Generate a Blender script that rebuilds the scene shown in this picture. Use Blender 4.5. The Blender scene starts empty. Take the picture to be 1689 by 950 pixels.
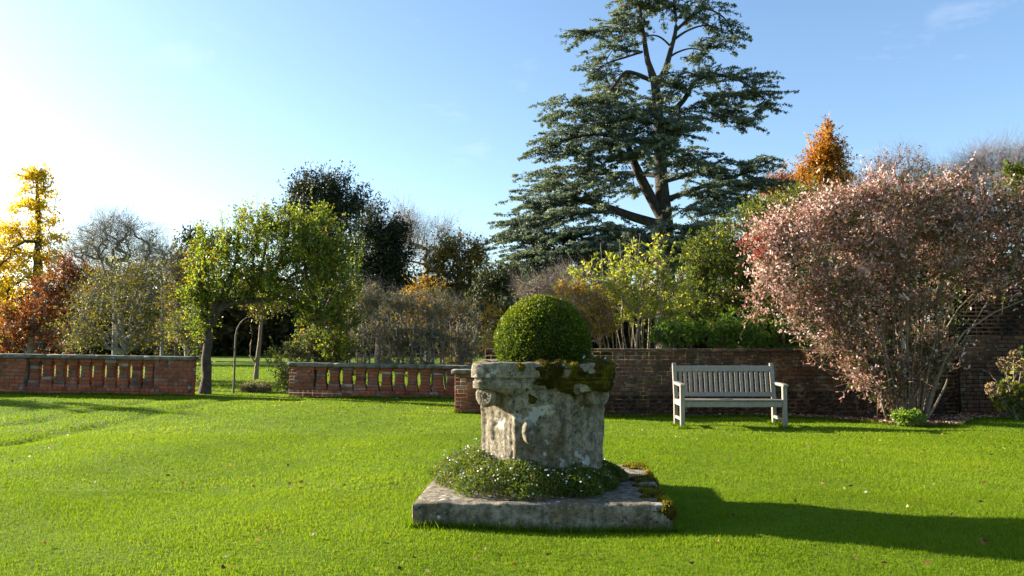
import bpy, math, random
import numpy as np
from mathutils import Vector, Matrix, noise

SC = bpy.context.scene
COL = SC.collection
rng = np.random.default_rng(7)
random.seed(7)

# ------------------------------------------------------------------ camera, sky, sun, exposure
F = 1314.0; CX = 844.5; CY = 475.0; CAMH = 1.35
PITCH = math.atan(85.0 / F)
cam = bpy.data.cameras.new('camera'); camo = bpy.data.objects.new('camera', cam); COL.objects.link(camo)
cam.sensor_width = 36.0; cam.lens = 36.0 * F / 1689.0
cam.clip_start = 0.05; cam.clip_end = 3000
camo.location = (0, 0, CAMH); camo.rotation_euler = (math.pi / 2 + PITCH, 0, 0)
SC.camera = camo

SUN_EL = math.radians(17.0)
SUN_AZ = math.radians(-69.0)            # from +Y, towards -X (left and a little behind the planter)
sdir = Vector((math.sin(SUN_AZ) * math.cos(SUN_EL), math.cos(SUN_AZ) * math.cos(SUN_EL), math.sin(SUN_EL)))
W = bpy.data.worlds.new('World'); SC.world = W; W.use_nodes = True
wn = W.node_tree.nodes; wl = W.node_tree.links
bg = wn['Background']; sky = wn.new('ShaderNodeTexSky'); sky.sky_type = 'NISHITA'
sky.sun_disc = False; sky.sun_elevation = SUN_EL; sky.sun_rotation = SUN_AZ
sky.altitude = 0; sky.air_density = 1.0; sky.dust_density = 1.0; sky.ozone_density = 2.9
bg.inputs['Strength'].default_value = 0.070
wt = wn.new('ShaderNodeTexCoord'); wm = wn.new('ShaderNodeMapping'); wm.inputs['Scale'].default_value = (3.0, 3.0, 9.0)
wz = wn.new('ShaderNodeTexNoise'); wz.inputs['Scale'].default_value = 1.7; wz.inputs['Detail'].default_value = 7; wz.inputs['Roughness'].default_value = .62
wr = wn.new('ShaderNodeValToRGB'); wr.color_ramp.elements[0].position = .60; wr.color_ramp.elements[1].position = .82
wr.color_ramp.elements[0].color = (0, 0, 0, 1); wr.color_ramp.elements[1].color = (.28, .28, .28, 1)
wx = wn.new('ShaderNodeMix'); wx.data_type = 'RGBA'; wx.inputs[7].default_value = (4.2, 4.5, 5.0, 1)          # thin wisps of high cloud
wl.new(wt.outputs['Generated'], wm.inputs[0]); wl.new(wm.outputs[0], wz.inputs['Vector']); wl.new(wz.outputs['Fac'], wr.inputs[0])
wl.new(wr.outputs[0], wx.inputs[0]); wl.new(sky.outputs[0], wx.inputs[6]); wl.new(wx.outputs[2], bg.inputs[0])
sl = bpy.data.lights.new('sun', 'SUN'); sl.energy = 5.0; sl.angle = math.radians(0.55); sl.color = (1.0, 0.90, 0.74)
so = bpy.data.objects.new('sun', sl); COL.objects.link(so)
so.rotation_euler = sdir.to_track_quat('Z', 'Y').to_euler()
vs = SC.view_settings; vs.view_transform = 'Standard'; vs.look = 'None'; vs.gamma = 1; vs.exposure = 2.1
SC.render.engine = 'CYCLES'
SC.cycles.use_denoising = True
SC.cycles.max_bounces = 6; SC.cycles.diffuse_bounces = 3; SC.cycles.glossy_bounces = 2
SC.cycles.transmission_bounces = 4; SC.cycles.transparent_max_bounces = 6
SC.cycles.sample_clamp_indirect = 6.0

# ------------------------------------------------------------------ helpers
CP, SP = math.cos(PITCH), math.sin(PITCH)
def sm(a, b, x):
    t = np.clip((np.asarray(x, float) - a) / (b - a), 0, 1); return t * t * (3 - 2 * t)
def gz(x, y):
    """height of the ground"""
    x = np.asarray(x, float); y = np.asarray(y, float)
    k = sm(9, 17, y) * (1 - sm(24, 40, y))
    h = -0.0115 * (np.clip(x, -16, 2) + 3.2) * k
    near = 1 - sm(22, 30, y)
    h = h + near * (0.010 * np.sin(x * 1.3 + y * 0.7) * np.cos(y * 1.1 - x * 0.35) + 0.006 * np.sin(x * 3.1 - y * 1.7) + 0.004 * np.sin(x * 5.3 + y * 6.1))
    # two worn wheel tracks crossing the left of the lawn
    d = x + 7.25 - .05 * (y - 10)
    wob = 0.10 * np.sin(y * 0.9) + 0.05 * np.sin(y * 2.7)
    tr = np.exp(-((d + wob - .7) / 0.20) ** 2) + np.exp(-((d + wob + .7) / 0.20) ** 2)
    h = h - 0.055 * tr * (1 - sm(17, 19, y)) * (.7 + .3 * np.sin(y * 3.7 + x * 2))
    rise = np.maximum(np.hypot(x, y) - 90, 0)
    return h + 0.012 * rise
def ray(px, py):
    a = (px - CX) / F; b = (CY - py) / F
    return (a, CP - b * SP, SP + b * CP)
def at(px, py, Y):
    d = ray(px, py); k = Y / d[1]
    return np.array((d[0] * k, Y, CAMH + d[2] * k))
def gpt(px, Y):
    x = at(px, 560, Y)[0]
    return np.array((x, Y, float(gz(x, Y))))
def pxm(Y): return Y / F

def mesh_obj(name, V, faces, mat, parent=None, attr=None, smooth=False, loc=None, kind=None):
    """V (n,3); faces (m,k) array of one polygon size, or a list of arrays"""
    me = bpy.data.meshes.new(name)
    V = np.asarray(V, np.float32).reshape(-1, 3)
    if not isinstance(faces, (list, tuple)): faces = [faces]
    faces = [np.asarray(f, np.int32) for f in faces if len(f)]
    me.vertices.add(len(V)); me.vertices.foreach_set('co', V.ravel())
    loops = np.concatenate([f.ravel() for f in faces])
    tot = np.concatenate([np.full(len(f), f.shape[1], np.int32) for f in faces])
    st = np.concatenate([[0], np.cumsum(tot)[:-1]]).astype(np.int32)
    me.loops.add(len(loops)); me.loops.foreach_set('vertex_index', loops)
    me.polygons.add(len(tot)); me.polygons.foreach_set('loop_start', st); me.polygons.foreach_set('loop_total', tot)
    if smooth: me.polygons.foreach_set('use_smooth', np.ones(len(tot), bool))
    if attr is not None:
        a = me.attributes.new('v', 'FLOAT', 'POINT'); a.data.foreach_set('value', np.asarray(attr, np.float32))
    me.update(calc_edges=True)
    if mat: me.materials.append(mat)
    o = bpy.data.objects.new(name, me); COL.objects.link(o)
    if parent is not None: o.parent = parent
    if loc is not None: o.location = loc
    if kind: o['kind'] = kind
    return o
def thing(name, label, cat, loc=(0, 0, 0), rz=0, group=None):
    o = bpy.data.objects.new(name, None); COL.objects.link(o)
    o.empty_display_size = 0.2
    o.location = loc; o.rotation_euler = (0, 0, rz)
    o['label'] = label; o['category'] = cat
    if group: o['group'] = group
    return o

class MB:
    def __init__(s): s.V = []; s.Q = []; s.T = []; s.n = 0; s.A = []
    def add(s, V, Q=None, T=None, a=None):
        V = np.asarray(V, float).reshape(-1, 3); s.V.append(V)
        if Q is not None and len(Q): s.Q.append(np.asarray(Q) + s.n)
        if T is not None and len(T): s.T.append(np.asarray(T) + s.n)
        if a is not None: s.A.append(np.asarray(a))
        s.n += len(V)
    def build(s, name, mat, parent=None, **k):
        f = []
        if s.Q: f.append(np.concatenate(s.Q))
        if s.T: f.append(np.concatenate(s.T))
        return mesh_obj(name, np.concatenate(s.V), f, mat, parent, attr=np.concatenate(s.A) if s.A else None, **k)

def unit(v):
    return v / np.maximum(np.linalg.norm(v, axis=-1, keepdims=True), 1e-9)
def tubes(P, R, sides=5):
    """P (M,K,3) polylines, R (M,K) radii -> verts, quads"""
    P = np.asarray(P, float); R = np.asarray(R, float); M, K, _ = P.shape
    T = np.empty_like(P); T[:, 1:-1] = P[:, 2:] - P[:, :-2]; T[:, 0] = P[:, 1] - P[:, 0]; T[:, -1] = P[:, -1] - P[:, -2]
    T = unit(T)
    ref = np.where(np.abs(T[:, :1, 2:3]) > 0.9, np.array([1.0, 0, 0]), np.array([0, 0, 1.0]))
    A = unit(np.cross(T, np.broadcast_to(ref, T.shape))); B = np.cross(T, A)
    th = np.linspace(0, 2 * np.pi, sides, endpoint=False)
    V = P[:, :, None] + R[:, :, None, None] * (np.cos(th)[None, None, :, None] * A[:, :, None] + np.sin(th)[None, None, :, None] * B[:, :, None])
    idx = np.arange(M * K * sides).reshape(M, K, sides)
    a = idx[:, :-1]; b = idx[:, 1:]
    Q = np.stack([a, np.roll(a, -1, 2), np.roll(b, -1, 2), b], -1).reshape(-1, 4)
    return V.reshape(-1, 3), Q
def leaves(C, D, L, Wd, fold=0.25, r=rng):
    """diamond leaves at C pointing along D"""
    n = len(C); D = unit(D)
    N = unit(np.cross(D, r.normal(size=(n, 3)))); S = np.cross(D, N)
    L = np.broadcast_to(L, (n,))[:, None]; Wd = np.broadcast_to(Wd, (n,))[:, None]
    V = np.stack([C - D * L * .5, C + S * Wd * .5 + N * Wd * fold, C + D * L * .5, C - S * Wd * .5 + N * Wd * fold], 1)
    Q = np.arange(n * 4).reshape(n, 4)
    return V.reshape(-1, 3), Q
def box(cx, cy, cz, sx, sy, sz):
    v = np.array([(x, y, z) for x in (-.5, .5) for y in (-.5, .5) for z in (-.5, .5)]) * (sx, sy, sz) + (cx, cy, cz)
    q = [(0, 1, 3, 2), (4, 6, 7, 5), (0, 4, 5, 1), (2, 3, 7, 6), (0, 2, 6, 4), (1, 5, 7, 3)]
    return v, q
def cbox(sx, sy, sz, b):
    """chamfered box centred on the origin: 24 verts, 26 faces"""
    hx, hy, hz = sx / 2, sy / 2, sz / 2; V = []; idx = {}
    for i in (-1, 1):
        for j in (-1, 1):
            for k in (-1, 1):
                for ax in range(3):
                    p = [i * (hx - b), j * (hy - b), k * (hz - b)]; p[ax] = (i * hx, j * hy, k * hz)[ax]
                    idx[(i, j, k, ax)] = len(V); V.append(p)
    Q = []; T = []
    for ax in range(3):
        u, w = [(1, 2), (2, 0), (0, 1)][ax]
        for s in (-1, 1):
            def key(a, c):
                t = [0, 0, 0]; t[ax] = s; t[u] = a; t[w] = c; return idx[(t[0], t[1], t[2], ax)]
            f = [key(-1, -1), key(1, -1), key(1, 1), key(-1, 1)]
            Q.append(f if s > 0 else f[::-1])
    for ax in range(3):                     # edges running along ax
        u, w = [(1, 2), (2, 0), (0, 1)][ax]
        for a in (-1, 1):
            for c in (-1, 1):
                def key(s, face):
                    t = [0, 0, 0]; t[ax] = s; t[u] = a; t[w] = c; return idx[(t[0], t[1], t[2], face)]
                f = [key(-1, u), key(1, u), key(1, w), key(-1, w)]
                Q.append(f if a * c > 0 else f[::-1])
    for i in (-1, 1):
        for j in (-1, 1):
            for k in (-1, 1):
                f = [idx[(i, j, k, 0)], idx[(i, j, k, 1)], idx[(i, j, k, 2)]]
                T.append(f if i * j * k > 0 else f[::-1])
    return np.array(V), np.array(Q), np.array(T)
def rot(V, rx=0, ry=0, rz=0):
    m = np.array((Matrix.Rotation(rz, 3, 'Z') @ Matrix.Rotation(ry, 3, 'Y') @ Matrix.Rotation(rx, 3, 'X')))
    return np.asarray(V) @ m.T

# ------------------------------------------------------------------ materials
class NT:
    def __init__(s, name):
        s.m = bpy.data.materials.new(name); s.m.use_nodes = True; s.t = s.m.node_tree; s.t.nodes.clear()
        s.out = s.n('ShaderNodeOutputMaterial')
    def n(s, t, **k):
        q = s.t.nodes.new(t)
        for a, b in k.items(): setattr(q, a, b)
        return q
    def l(s, a, b): s.t.links.new(a, b)
    def ramp(s, fac, stops, interp='LINEAR'):
        r = s.n('ShaderNodeValToRGB'); c = r.color_ramp; c.interpolation = interp
        while len(c.elements) < len(stops): c.elements.new(0.5)
        for e, (p, col) in zip(c.elements, stops): e.position = p; e.color = (*col, 1) if len(col) == 3 else col
        s.l(fac, r.inputs[0]); return r.outputs[0]
    def noise(s, scale, detail=5, rough=.6, vec=None, dist=0):
        q = s.n('ShaderNodeTexNoise'); q.inputs['Scale'].default_value = scale; q.inputs['Detail'].default_value = detail
        q.inputs['Roughness'].default_value = rough; q.inputs['Distortion'].default_value = dist
        if vec is not None: s.l(vec, q.inputs['Vector'])
        return q.outputs['Fac']
    def coord(s, w='Object'): return s.n('ShaderNodeTexCoord').outputs[w]
    def mix(s, fac, a, b, mode='MIX'):
        q = s.n('ShaderNodeMix', data_type='RGBA', blend_type=mode)
        for sock, v in ((q.inputs[0], fac), (q.inputs[6], a), (q.inputs[7], b)):
            if hasattr(v, 'is_output'): s.l(v, sock)
            else: sock.default_value = v if isinstance(v, float) else (*v, 1)
        return q.outputs[2]
    def math(s, op, a, b=0.0):
        q = s.n('ShaderNodeMath', operation=op)
        for sock, v in ((q.inputs[0], a), (q.inputs[1], b)):
            if hasattr(v, 'is_output'): s.l(v, sock)
            else: sock.default_value = v
        return q.outputs[0]
    def pbr(s, col, rough=.8, bump=None, bs=.3, bd=.01, spec=.3):
        p = s.n('ShaderNodeBsdfPrincipled')
        if hasattr(col, 'is_output'): s.l(col, p.inputs['Base Color'])
        else: p.inputs['Base Color'].default_value = (*col, 1)
        if hasattr(rough, 'is_output'): s.l(rough, p.inputs['Roughness'])
        else: p.inputs['Roughness'].default_value = rough
        p.inputs['Specular IOR Level'].default_value = spec
        if bump is not None:
            b = s.n('ShaderNodeBump'); b.inputs['Strength'].default_value = bs; b.inputs['Distance'].default_value = bd
            s.l(bump, b.inputs['Height']); s.l(b.outputs[0], p.inputs['Normal'])
        return p.outputs[0]
    def done(s, sh): s.l(sh, s.out.inputs[0]); return s.m

def leaf_mat(name, stops, trans=.4, rough=.5, spec=.25, tint=(1.0, 1.0, .55)):
    """colour by the per-leaf attribute v; light passes through the leaf"""
    t = NT(name); a = t.n('ShaderNodeAttribute', attribute_name='v').outputs['Fac']
    col = t.ramp(a, stops)
    p = t.pbr(col, rough, spec=spec)
    tr = t.n('ShaderNodeBsdfTranslucent'); t.l(t.mix(1.0, col, tint, 'MULTIPLY'), tr.inputs[0])
    mx = t.n('ShaderNodeMixShader'); mx.inputs[0].default_value = trans
    t.l(p, mx.inputs[1]); t.l(tr.outputs[0], mx.inputs[2])
    return t.done(mx.outputs[0])
def bark_mat(name, a, b, scale=9, bd=.03):
    t = NT(name); c = t.coord(); n = t.noise(scale, 6, .7, c, .5)
    mp = t.n('ShaderNodeMapping'); mp.inputs['Scale'].default_value = (6, 6, 1.2); t.l(c, mp.inputs[0])
    n2 = t.noise(scale * .6, 5, .7, mp.outputs[0])
    return t.done(t.pbr(t.ramp(n, [(.3, a), (.7, b)]), .9, t.math('ADD', n, n2), .8, bd, .15))

def brick_mat(name, stops, grime=.5, moss=.0):
    t = NT(name); oi = t.n('ShaderNodeObjectInfo').outputs['Random']; geo = t.n('ShaderNodeNewGeometry')
    r = t.math('FRACT', t.math('ADD', oi, t.math('MULTIPLY', geo.outputs['Random Per Island'], 7.31)))
    col = t.ramp(r, stops)
    w = geo.outputs['Position']
    n = t.noise(26, 6, .7, w); n2 = t.noise(2.6, 5, .65, w)
    col = t.mix(t.ramp(n, [(.42, (0, 0, 0)), (.72, (.55, .55, .55))]), col, (.10, .075, .055))
    col = t.mix(t.ramp(n2, [(.48, (0, 0, 0)), (.68, (grime,) * 3)]), col, (.035, .030, .022))
    n3 = t.noise(5.5, 4, .6, w)
    col = t.mix(t.ramp(n3, [(.56, (0, 0, 0)), (.66, (.5, .5, .5))]), col, (.26, .22, .18))
    if moss:
        n4 = t.noise(3.7, 5, .7, w)
        col = t.mix(t.ramp(n4, [(.55, (0, 0, 0)), (.65, (moss,) * 3)]), col, (.045, .055, .012))
    return t.done(t.pbr(col, .92, n, .6, .006, .15))

M = {}
M['bark_dark'] = bark_mat('bark_dark', (.035, .026, .02), (.12, .095, .075))
M['bark_grey'] = bark_mat('bark_grey', (.12, .105, .09), (.34, .31, .27))
M['bark_pale'] = bark_mat('bark_pale', (.20, .155, .11), (.42, .34, .25), 14)
M['bark_stem'] = bark_mat('bark_stem', (.11, .08, .05), (.30, .23, .16), 14)
M['bark_twig'] = bark_mat('bark_twig', (.16, .12, .10), (.34, .27, .24))
M['bark_cedar'] = bark_mat('bark_cedar', (.020, .017, .014), (.075, .064, .052), 3)
M['brick_red'] = brick_mat('brick_red', [(0, (.33, .078, .030)), (.35, (.44, .13, .055)), (.65, (.38, .10, .040)), (.80, (.20, .06, .035)), (.9, (.34, .17, .11)), (1, (.45, .33, .25))], .65, .3)
M['brick_old'] = brick_mat('brick_old', [(0, (.075, .038, .026)), (.3, (.13, .055, .032)), (.55, (.055, .036, .028)), (.8, (.11, .07, .045)), (1, (.17, .085, .045))], .85, .5)  # dark brown brick, darkened further to deepen the shade behind the shrub
def mortar(name, a, b):
    t = NT(name); c = t.coord(); n = t.noise(8, 6, .7, c); n2 = t.noise(70, 3, .6, c)
    return t.done(t.pbr(t.ramp(n, [(.35, a), (.65, b)]), .95, n2, .6, .004, .1))
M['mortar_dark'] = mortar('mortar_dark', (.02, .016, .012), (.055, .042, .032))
M['mortar'] = mortar('mortar', (.09, .06, .045), (.24, .18, .13))
def old_mortar():
    t = NT('old_mortar'); c = t.coord(); n = t.noise(8, 6, .7, c); n2 = t.noise(70, 3, .6, c); big = t.noise(2.3, 8, .78, c, .8)
    col = t.ramp(n, [(.35, (.03, .024, .017)), (.65, (.07, .054, .036))])
    col = t.mix(t.ramp(big, [(.50, (0, 0, 0)), (.60, (1, 1, 1))]), col, (.36, .245, .09))
    return t.done(t.pbr(col, .95, n2, .6, .004, .1))
M['mortar_yellow'] = old_mortar()

def stone_mat():
    t = NT('weathered_stone'); c = t.coord()
    big = t.noise(3.0, 7, .65, c, .4); mid = t.noise(17, 10, .78, c, .3); fine = t.noise(85, 6, .75, c)
    col = t.ramp(mid, [(.35, (.04, .034, .026)), (.45, (.19, .165, .12)), (.55, (.36, .31, .225)), (.70, (.56, .49, .36))])
    col = t.mix(t.ramp(big, [(.45, (0, 0, 0)), (.66, (.8, .8, .8))]), col, (.12, .09, .045))       # brown damp stains
    mp = t.n('ShaderNodeMapping'); mp.inputs['Scale'].default_value = (9, 9, 1.1); t.l(c, mp.inputs[0])
    run = t.noise(1.6, 5, .6, mp.outputs[0])
    col = t.mix(t.ramp(run, [(.54, (0, 0, 0)), (.68, (.6, .6, .6))]), col, (.065, .06, .05))      # run-off streaks
    l1 = t.noise(5.2, 4, .55, c, .2); e = t.noise(34, 4, .7, c)
    lm = t.math('ADD', l1, t.math('MULTIPLY', e, .12))
    col = t.mix(t.ramp(lm, [(.69, (0, 0, 0)), (.715, (.75, .75, .75))]), col, (.54, .53, .46))            # pale lichen
    vor = t.n('ShaderNodeTexVoronoi'); vor.inputs['Scale'].default_value = 26; t.l(c, vor.inputs['Vector'])
    sp = t.math('ADD', vor.outputs['Distance'], t.math('MULTIPLY', e, .12))
    v2 = t.n('ShaderNodeTexVoronoi'); v2.inputs['Scale'].default_value = 9.5; t.l(c, v2.inputs['Vector'])
    sep = t.n('ShaderNodeSeparateColor'); t.l(v2.outputs['Color'], sep.inputs[0])
    s2 = t.math('ADD', t.math('ADD', v2.outputs['Distance'], t.math('MULTIPLY', e, .28)), t.math('MULTIPLY', sep.outputs[0], .30))
    col = t.mix(t.ramp(s2, [(.33, (.85, .85, .85)), (.36, (0, 0, 0))]), col, (.62, .61, .55))                 # round lichen patches
    v3 = t.n('ShaderNodeTexVoronoi'); v3.inputs['Scale'].default_value = 15; t.l(c, v3.inputs['Vector'])
    s3 = t.math('ADD', v3.outputs['Distance'], t.math('MULTIPLY', e, .35))
    col = t.mix(t.ramp(s3, [(.27, (.8, .8, .8)), (.32, (0, 0, 0))]), col, (.035, .032, .022))                  # dark algae spots
    col = t.mix(t.ramp(sp, [(.14, (.8, .8, .8)), (.18, (0, 0, 0))]), col, (.58, .57, .50))
    yl = t.noise(7.5, 4, .6, c, .6)
    col = t.mix(t.ramp(yl, [(.63, (0, 0, 0)), (.72, (.55, .55, .55))]), col, (.34, .25, .07))               # ochre lichen
    h = t.math('ADD', mid, t.math('MULTIPLY', fine, .6))
    return t.done(t.pbr(col, .93, h, 1.0, .03, .12))
M['stone'] = stone_mat()
def coping_mat():
    t = NT('mossy_coping_stone'); c = t.n('ShaderNodeNewGeometry').outputs['Position']
    n = t.noise(9, 6, .7, c); m = t.noise(3.3, 5, .65, c)
    col = t.ramp(n, [(.3, (.07, .065, .055)), (.55, (.2, .185, .155)), (.75, (.36, .34, .30))])
    col = t.mix(t.ramp(m, [(.50, (0, 0, 0)), (.62, (.75, .75, .75))]), col, (.07, .075, .018))
    return t.done(t.pbr(col, .95, n, .8, .01, .1))
M['coping'] = coping_mat()
def moss_mat():
    t = NT('moss'); c = t.coord(); n = t.noise(55, 5, .75, c); b = t.noise(8, 3, .6, c)
    col = t.ramp(b, [(.32, (.022, .017, .006)), (.5, (.055, .042, .009)), (.66, (.16, .13, .012))])
    return t.done(t.pbr(col, 1.0, n, 1.0, .02, .05))
M['moss'] = moss_mat()
def ground_mat():
    t = NT('lawn_ground'); c = t.n('ShaderNodeNewGeometry').outputs['Position']
    n = t.noise(3.2, 6, .7, c); f = t.noise(38, 4, .7, c); b = t.noise(.35, 3, .5, c)
    col = t.ramp(n, [(.3, (.075, .13, .004)), (.55, (.14, .215, .005)), (.75, (.18, .25, .007))])
    col = t.mix(t.ramp(b, [(.4, (0, 0, 0)), (.65, (.5, .5, .5))]), col, (.16, .22, .008))
    col = t.mix(t.ramp(f, [(.35, (.55, .55, .55)), (.55, (0, 0, 0))]), col, (.035, .06, .006))
    return t.done(t.pbr(col, .95, f, 1.0, .03, .1))
M['ground'] = ground_mat()
M['grass'] = leaf_mat('grass_blade', [(0, (.056, .105, .003)), (.45, (.130, .212, .004)), (.8, (.20, .285, .006)), (1, (.30, .29, .05))], .58, .6, .10, (1, 1, .5))
def soil_mat():
    t = NT('soil'); c = t.coord(); n = t.noise(22, 6, .7, c)
    return t.done(t.pbr(t.ramp(n, [(.3, (.02, .014, .009)), (.7, (.075, .055, .038))]), .98, n, 1, .03, .05))
M['soil'] = soil_mat()
def teak_mat():
    t = NT('weathered_teak'); c = t.n('ShaderNodeNewGeometry').outputs['Position']; r = t.n('ShaderNodeObjectInfo').outputs['Random']
    mp = t.n('ShaderNodeMapping'); mp.inputs['Scale'].default_value = (30, 30, 4); t.l(c, mp.inputs[0])
    n = t.noise(2.2, 6, .7, mp.outputs[0]); b = t.noise(5, 4, .6, c)
    col = t.ramp(n, [(.3, (.15, .13, .105)), (.55, (.275, .245, .205)), (.75, (.40, .36, .305))])
    col = t.mix(t.ramp(b, [(.45, (0, 0, 0)), (.7, (.4, .4, .4))]), col, (.28, .26, .18))
    col = t.mix(t.math('MULTIPLY', r, .3), col, (.27, .225, .18))
    return t.done(t.pbr(col, .8, n, .4, .004, .25))
M['teak'] = teak_mat()
def plain(name, col, rough=.6, metal=0):
    t = NT(name); c = t.coord(); n = t.noise(18, 5, .6, c)
    return t.done(t.pbr(t.ramp(n, [(.3, tuple(x * .7 for x in col)), (.7, col)]), rough, n, .3, .004))
M['iron'] = plain('rusty_iron', (.16, .12, .085), .75)
M['daisy'] = plain('daisy_petal', (.80, .76, .78), .6)
M['seedhead'] = plain('dried_flower_head', (.26, .17, .085), .9)

# ------------------------------------------------------------------ ground and lawn
def axis(knots):
    out = []
    for (a, b, s) in knots: out.append(np.arange(a, b, s))
    return np.unique(np.concatenate(out + [[knots[-1][1]]]))
gx = axis([(-1500, -200, 130), (-200, -30, 10), (-30, -13, 1.0), (-13, 13, .17), (13, 30, 1.0), (30, 200, 10), (200, 1500, 130)])
gy = axis([(-60, 0, 10), (0, 3.6, .6), (3.6, 21, .17), (21, 40, 1.0), (40, 200, 8), (200, 1800, 160)])
X, Y = np.meshgrid(gx, gy)
V = np.stack([X, Y, gz(X, Y)], -1).reshape(-1, 3)
nx, ny = len(gx), len(gy)
i = np.arange(nx * ny).reshape(ny, nx)
g = mesh_obj('ground', V, np.stack([i[:-1, :-1], i[:-1, 1:], i[1:, 1:], i[1:, :-1]], -1).reshape(-1, 4), M['ground'], smooth=True, kind='structure')
g['label'] = 'bright green mown lawn spreading across the garden'

PC = np.array((0.255, 6.72)); PYAW = math.radians(-2.7)          # the stone planter stands here
SHX, SHY = gpt(1500, 13.55)[:2]                                     # the pink shrub grows here
def bed_edge(x):                                                    # front edge of the bed along the wall
    return 14.55 - 1.75 * np.exp(-((x - SHX) / 1.25) ** 2) - .35 * sm(7.4, 8.6, x) + .07 * np.sin(x * 5) + .04 * np.sin(x * 13)
def lawn_patch(n, y0, y1, wfac, h, w, seed, inner=0):
    r = np.random.default_rng(seed)
    y = np.sqrt(r.uniform(y0 ** 2, y1 ** 2, n)); x = r.uniform(inner, .69 * wfac, n) * np.where(r.random(n) < .5, -1, 1) * y
    dx, dy = x - PC[0], y - PC[1]; c, s = math.cos(-PYAW), math.sin(-PYAW)
    u, v = c * dx - s * dy, s * dx + c * dy
    keep = ~((np.abs(u) < .93) & (np.abs(v) < .93))
    keep &= ~((x > 2.0) & (y > bed_edge(x)))
    x, y = x[keep], y[keep]; n = len(x)
    z = gz(x, y)
    cl = np.sin(x * 2.1 + 3 * np.sin(y * 1.3)) * np.cos(y * 2.7 + 2 * np.sin(x * 1.7)) * .5 + .5
    st = np.sin(x * 1.9 - y * .12 + .4 * np.sin(y * .8)) * .5 + .5                     # faint mowing bands
    pt = np.sin(x * .63 + 1.7 * np.sin(y * .41 + 1)) * np.cos(y * .55 + 1.3 * np.sin(x * .5)) * .5 + .5
    H = h * (.55 + .7 * r.random(n)) * (.75 + .5 * cl); az = r.uniform(0, 2 * np.pi, n); lean = r.uniform(.15, .9, n)
    face = r.uniform(0, 2 * np.pi, n)
    bx, by = np.cos(face) * w * .5, np.sin(face) * w * .5
    P0 = np.stack([x - bx, y - by, z - .004], 1); P1 = np.stack([x + bx, y + by, z - .004], 1)
    P2 = np.stack([x + np.cos(az) * H * lean, y + np.sin(az) * H * lean, z + H], 1)
    V = np.stack([P0, P1, P2], 1).reshape(-1, 3)
    a = np.clip(r.normal(.45, .16, n) + .20 * (cl - .5) + .14 * (st - .5) + .26 * (pt - .5), 0, .94); a[r.random(n) < .02 + .03 * pt] = 1.0
    return V, np.repeat(a, 3)
lawn = MB()
for (n, y0, y1, h, w, sd) in ((195000, 4.2, 7.2, .019, .0050, 1), (175000, 7.2, 11.5, .020, .0082, 2), (120000, 11.5, 20.0, .024, .0138, 3)):
    V, a = lawn_patch(n, y0, y1, 1, h, w, sd)
    lawn.add(V, None, np.arange(len(V)).reshape(-1, 3), a)
V, a = lawn_patch(60000, 3.2, 18.0, 1.5, .026, .0125, 4, .69)                # the lawn goes on beside the view
lawn.add(V, None, np.arange(len(V)).reshape(-1, 3), a)
r = np.random.default_rng(5); n = 20000                             # rough grass in the opening under the arch and beyond
y = r.uniform(20, 40, n); x = (r.uniform(300, 760, n) - CX) / F * y; z = gz(x, y); H = .05 * r.uniform(.5, 1.3, n)
f = r.uniform(0, 6.28, n); bx, by = np.cos(f) * .012, np.sin(f) * .012
V = np.stack([np.stack([x - bx, y - by, z], 1), np.stack([x + bx, y + by, z], 1), np.stack([x + H * np.cos(f * 3), y + H * np.sin(f * 3), z + H], 1)], 1).reshape(-1, 3)
lawn.add(V, None, np.arange(n * 3).reshape(-1, 3), np.repeat(np.clip(r.normal(.5, .2, n), 0, .95), 3))
r = np.random.default_rng(6); pts = []
for k in range(4200):                                                # round the plinth
    t = r.uniform(-.96, .96); sd = r.integers(4); o_ = .945 + abs(r.normal(0, .02)); u, v = ((t, -o_), (t, o_), (o_, t), (-o_, t))[sd]
    c, s_ = math.cos(PYAW), math.sin(PYAW); pts.append((PC[0] + c * u - s_ * v, PC[1] + s_ * u + c * v))
bpx = gpt(1200.5, 12.72)
for sx in (-.79, .79):
    for sy in (-.27, .27): pts += [(bpx[0] + sx + r.normal(0, .05), 12.72 + sy + r.normal(0, .05)) for _ in range(220)]
pts += [(x_, 18.52 + r.normal(0, .03)) for x_ in np.concatenate([r.uniform(-14, -7.5, 2600), r.uniform(-5.2, -1.0, 1800)])]
pts += [(x_, 15.0 - abs(r.normal(0, .03))) for x_ in r.uniform(-1.1, -.2, 300)] + [(x_, min(14.72, float(bed_edge(x_))) - abs(r.normal(0, .05))) for x_ in r.uniform(-.2, 9.5, 5000)]
pts = np.array(pts); x, y = pts[:, 0], pts[:, 1]; n = len(x); z = gz(x, y); H = r.uniform(.03, .085, n); f = r.uniform(0, 6.28, n); w_ = .0026 + .0002 * y
dx_, dy_ = np.cos(f) * w_, np.sin(f) * w_; l_ = r.normal(0, .5, (2, n)) * H
V = np.stack([np.stack([x - dx_, y - dy_, z - .004], 1), np.stack([x + dx_, y + dy_, z - .004], 1), np.stack([x + l_[0], y + l_[1], z + H], 1)], 1).reshape(-1, 3)
lawn.add(V, None, np.arange(n * 3).reshape(-1, 3), np.repeat(np.clip(r.normal(.38, .2, n), 0, .95), 3))
go = lawn.build('lawn_grass', M['grass']); go['kind'] = 'stuff'; go['label'] = 'short bright green mown grass of the lawn'; go['category'] = 'grass'

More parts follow.
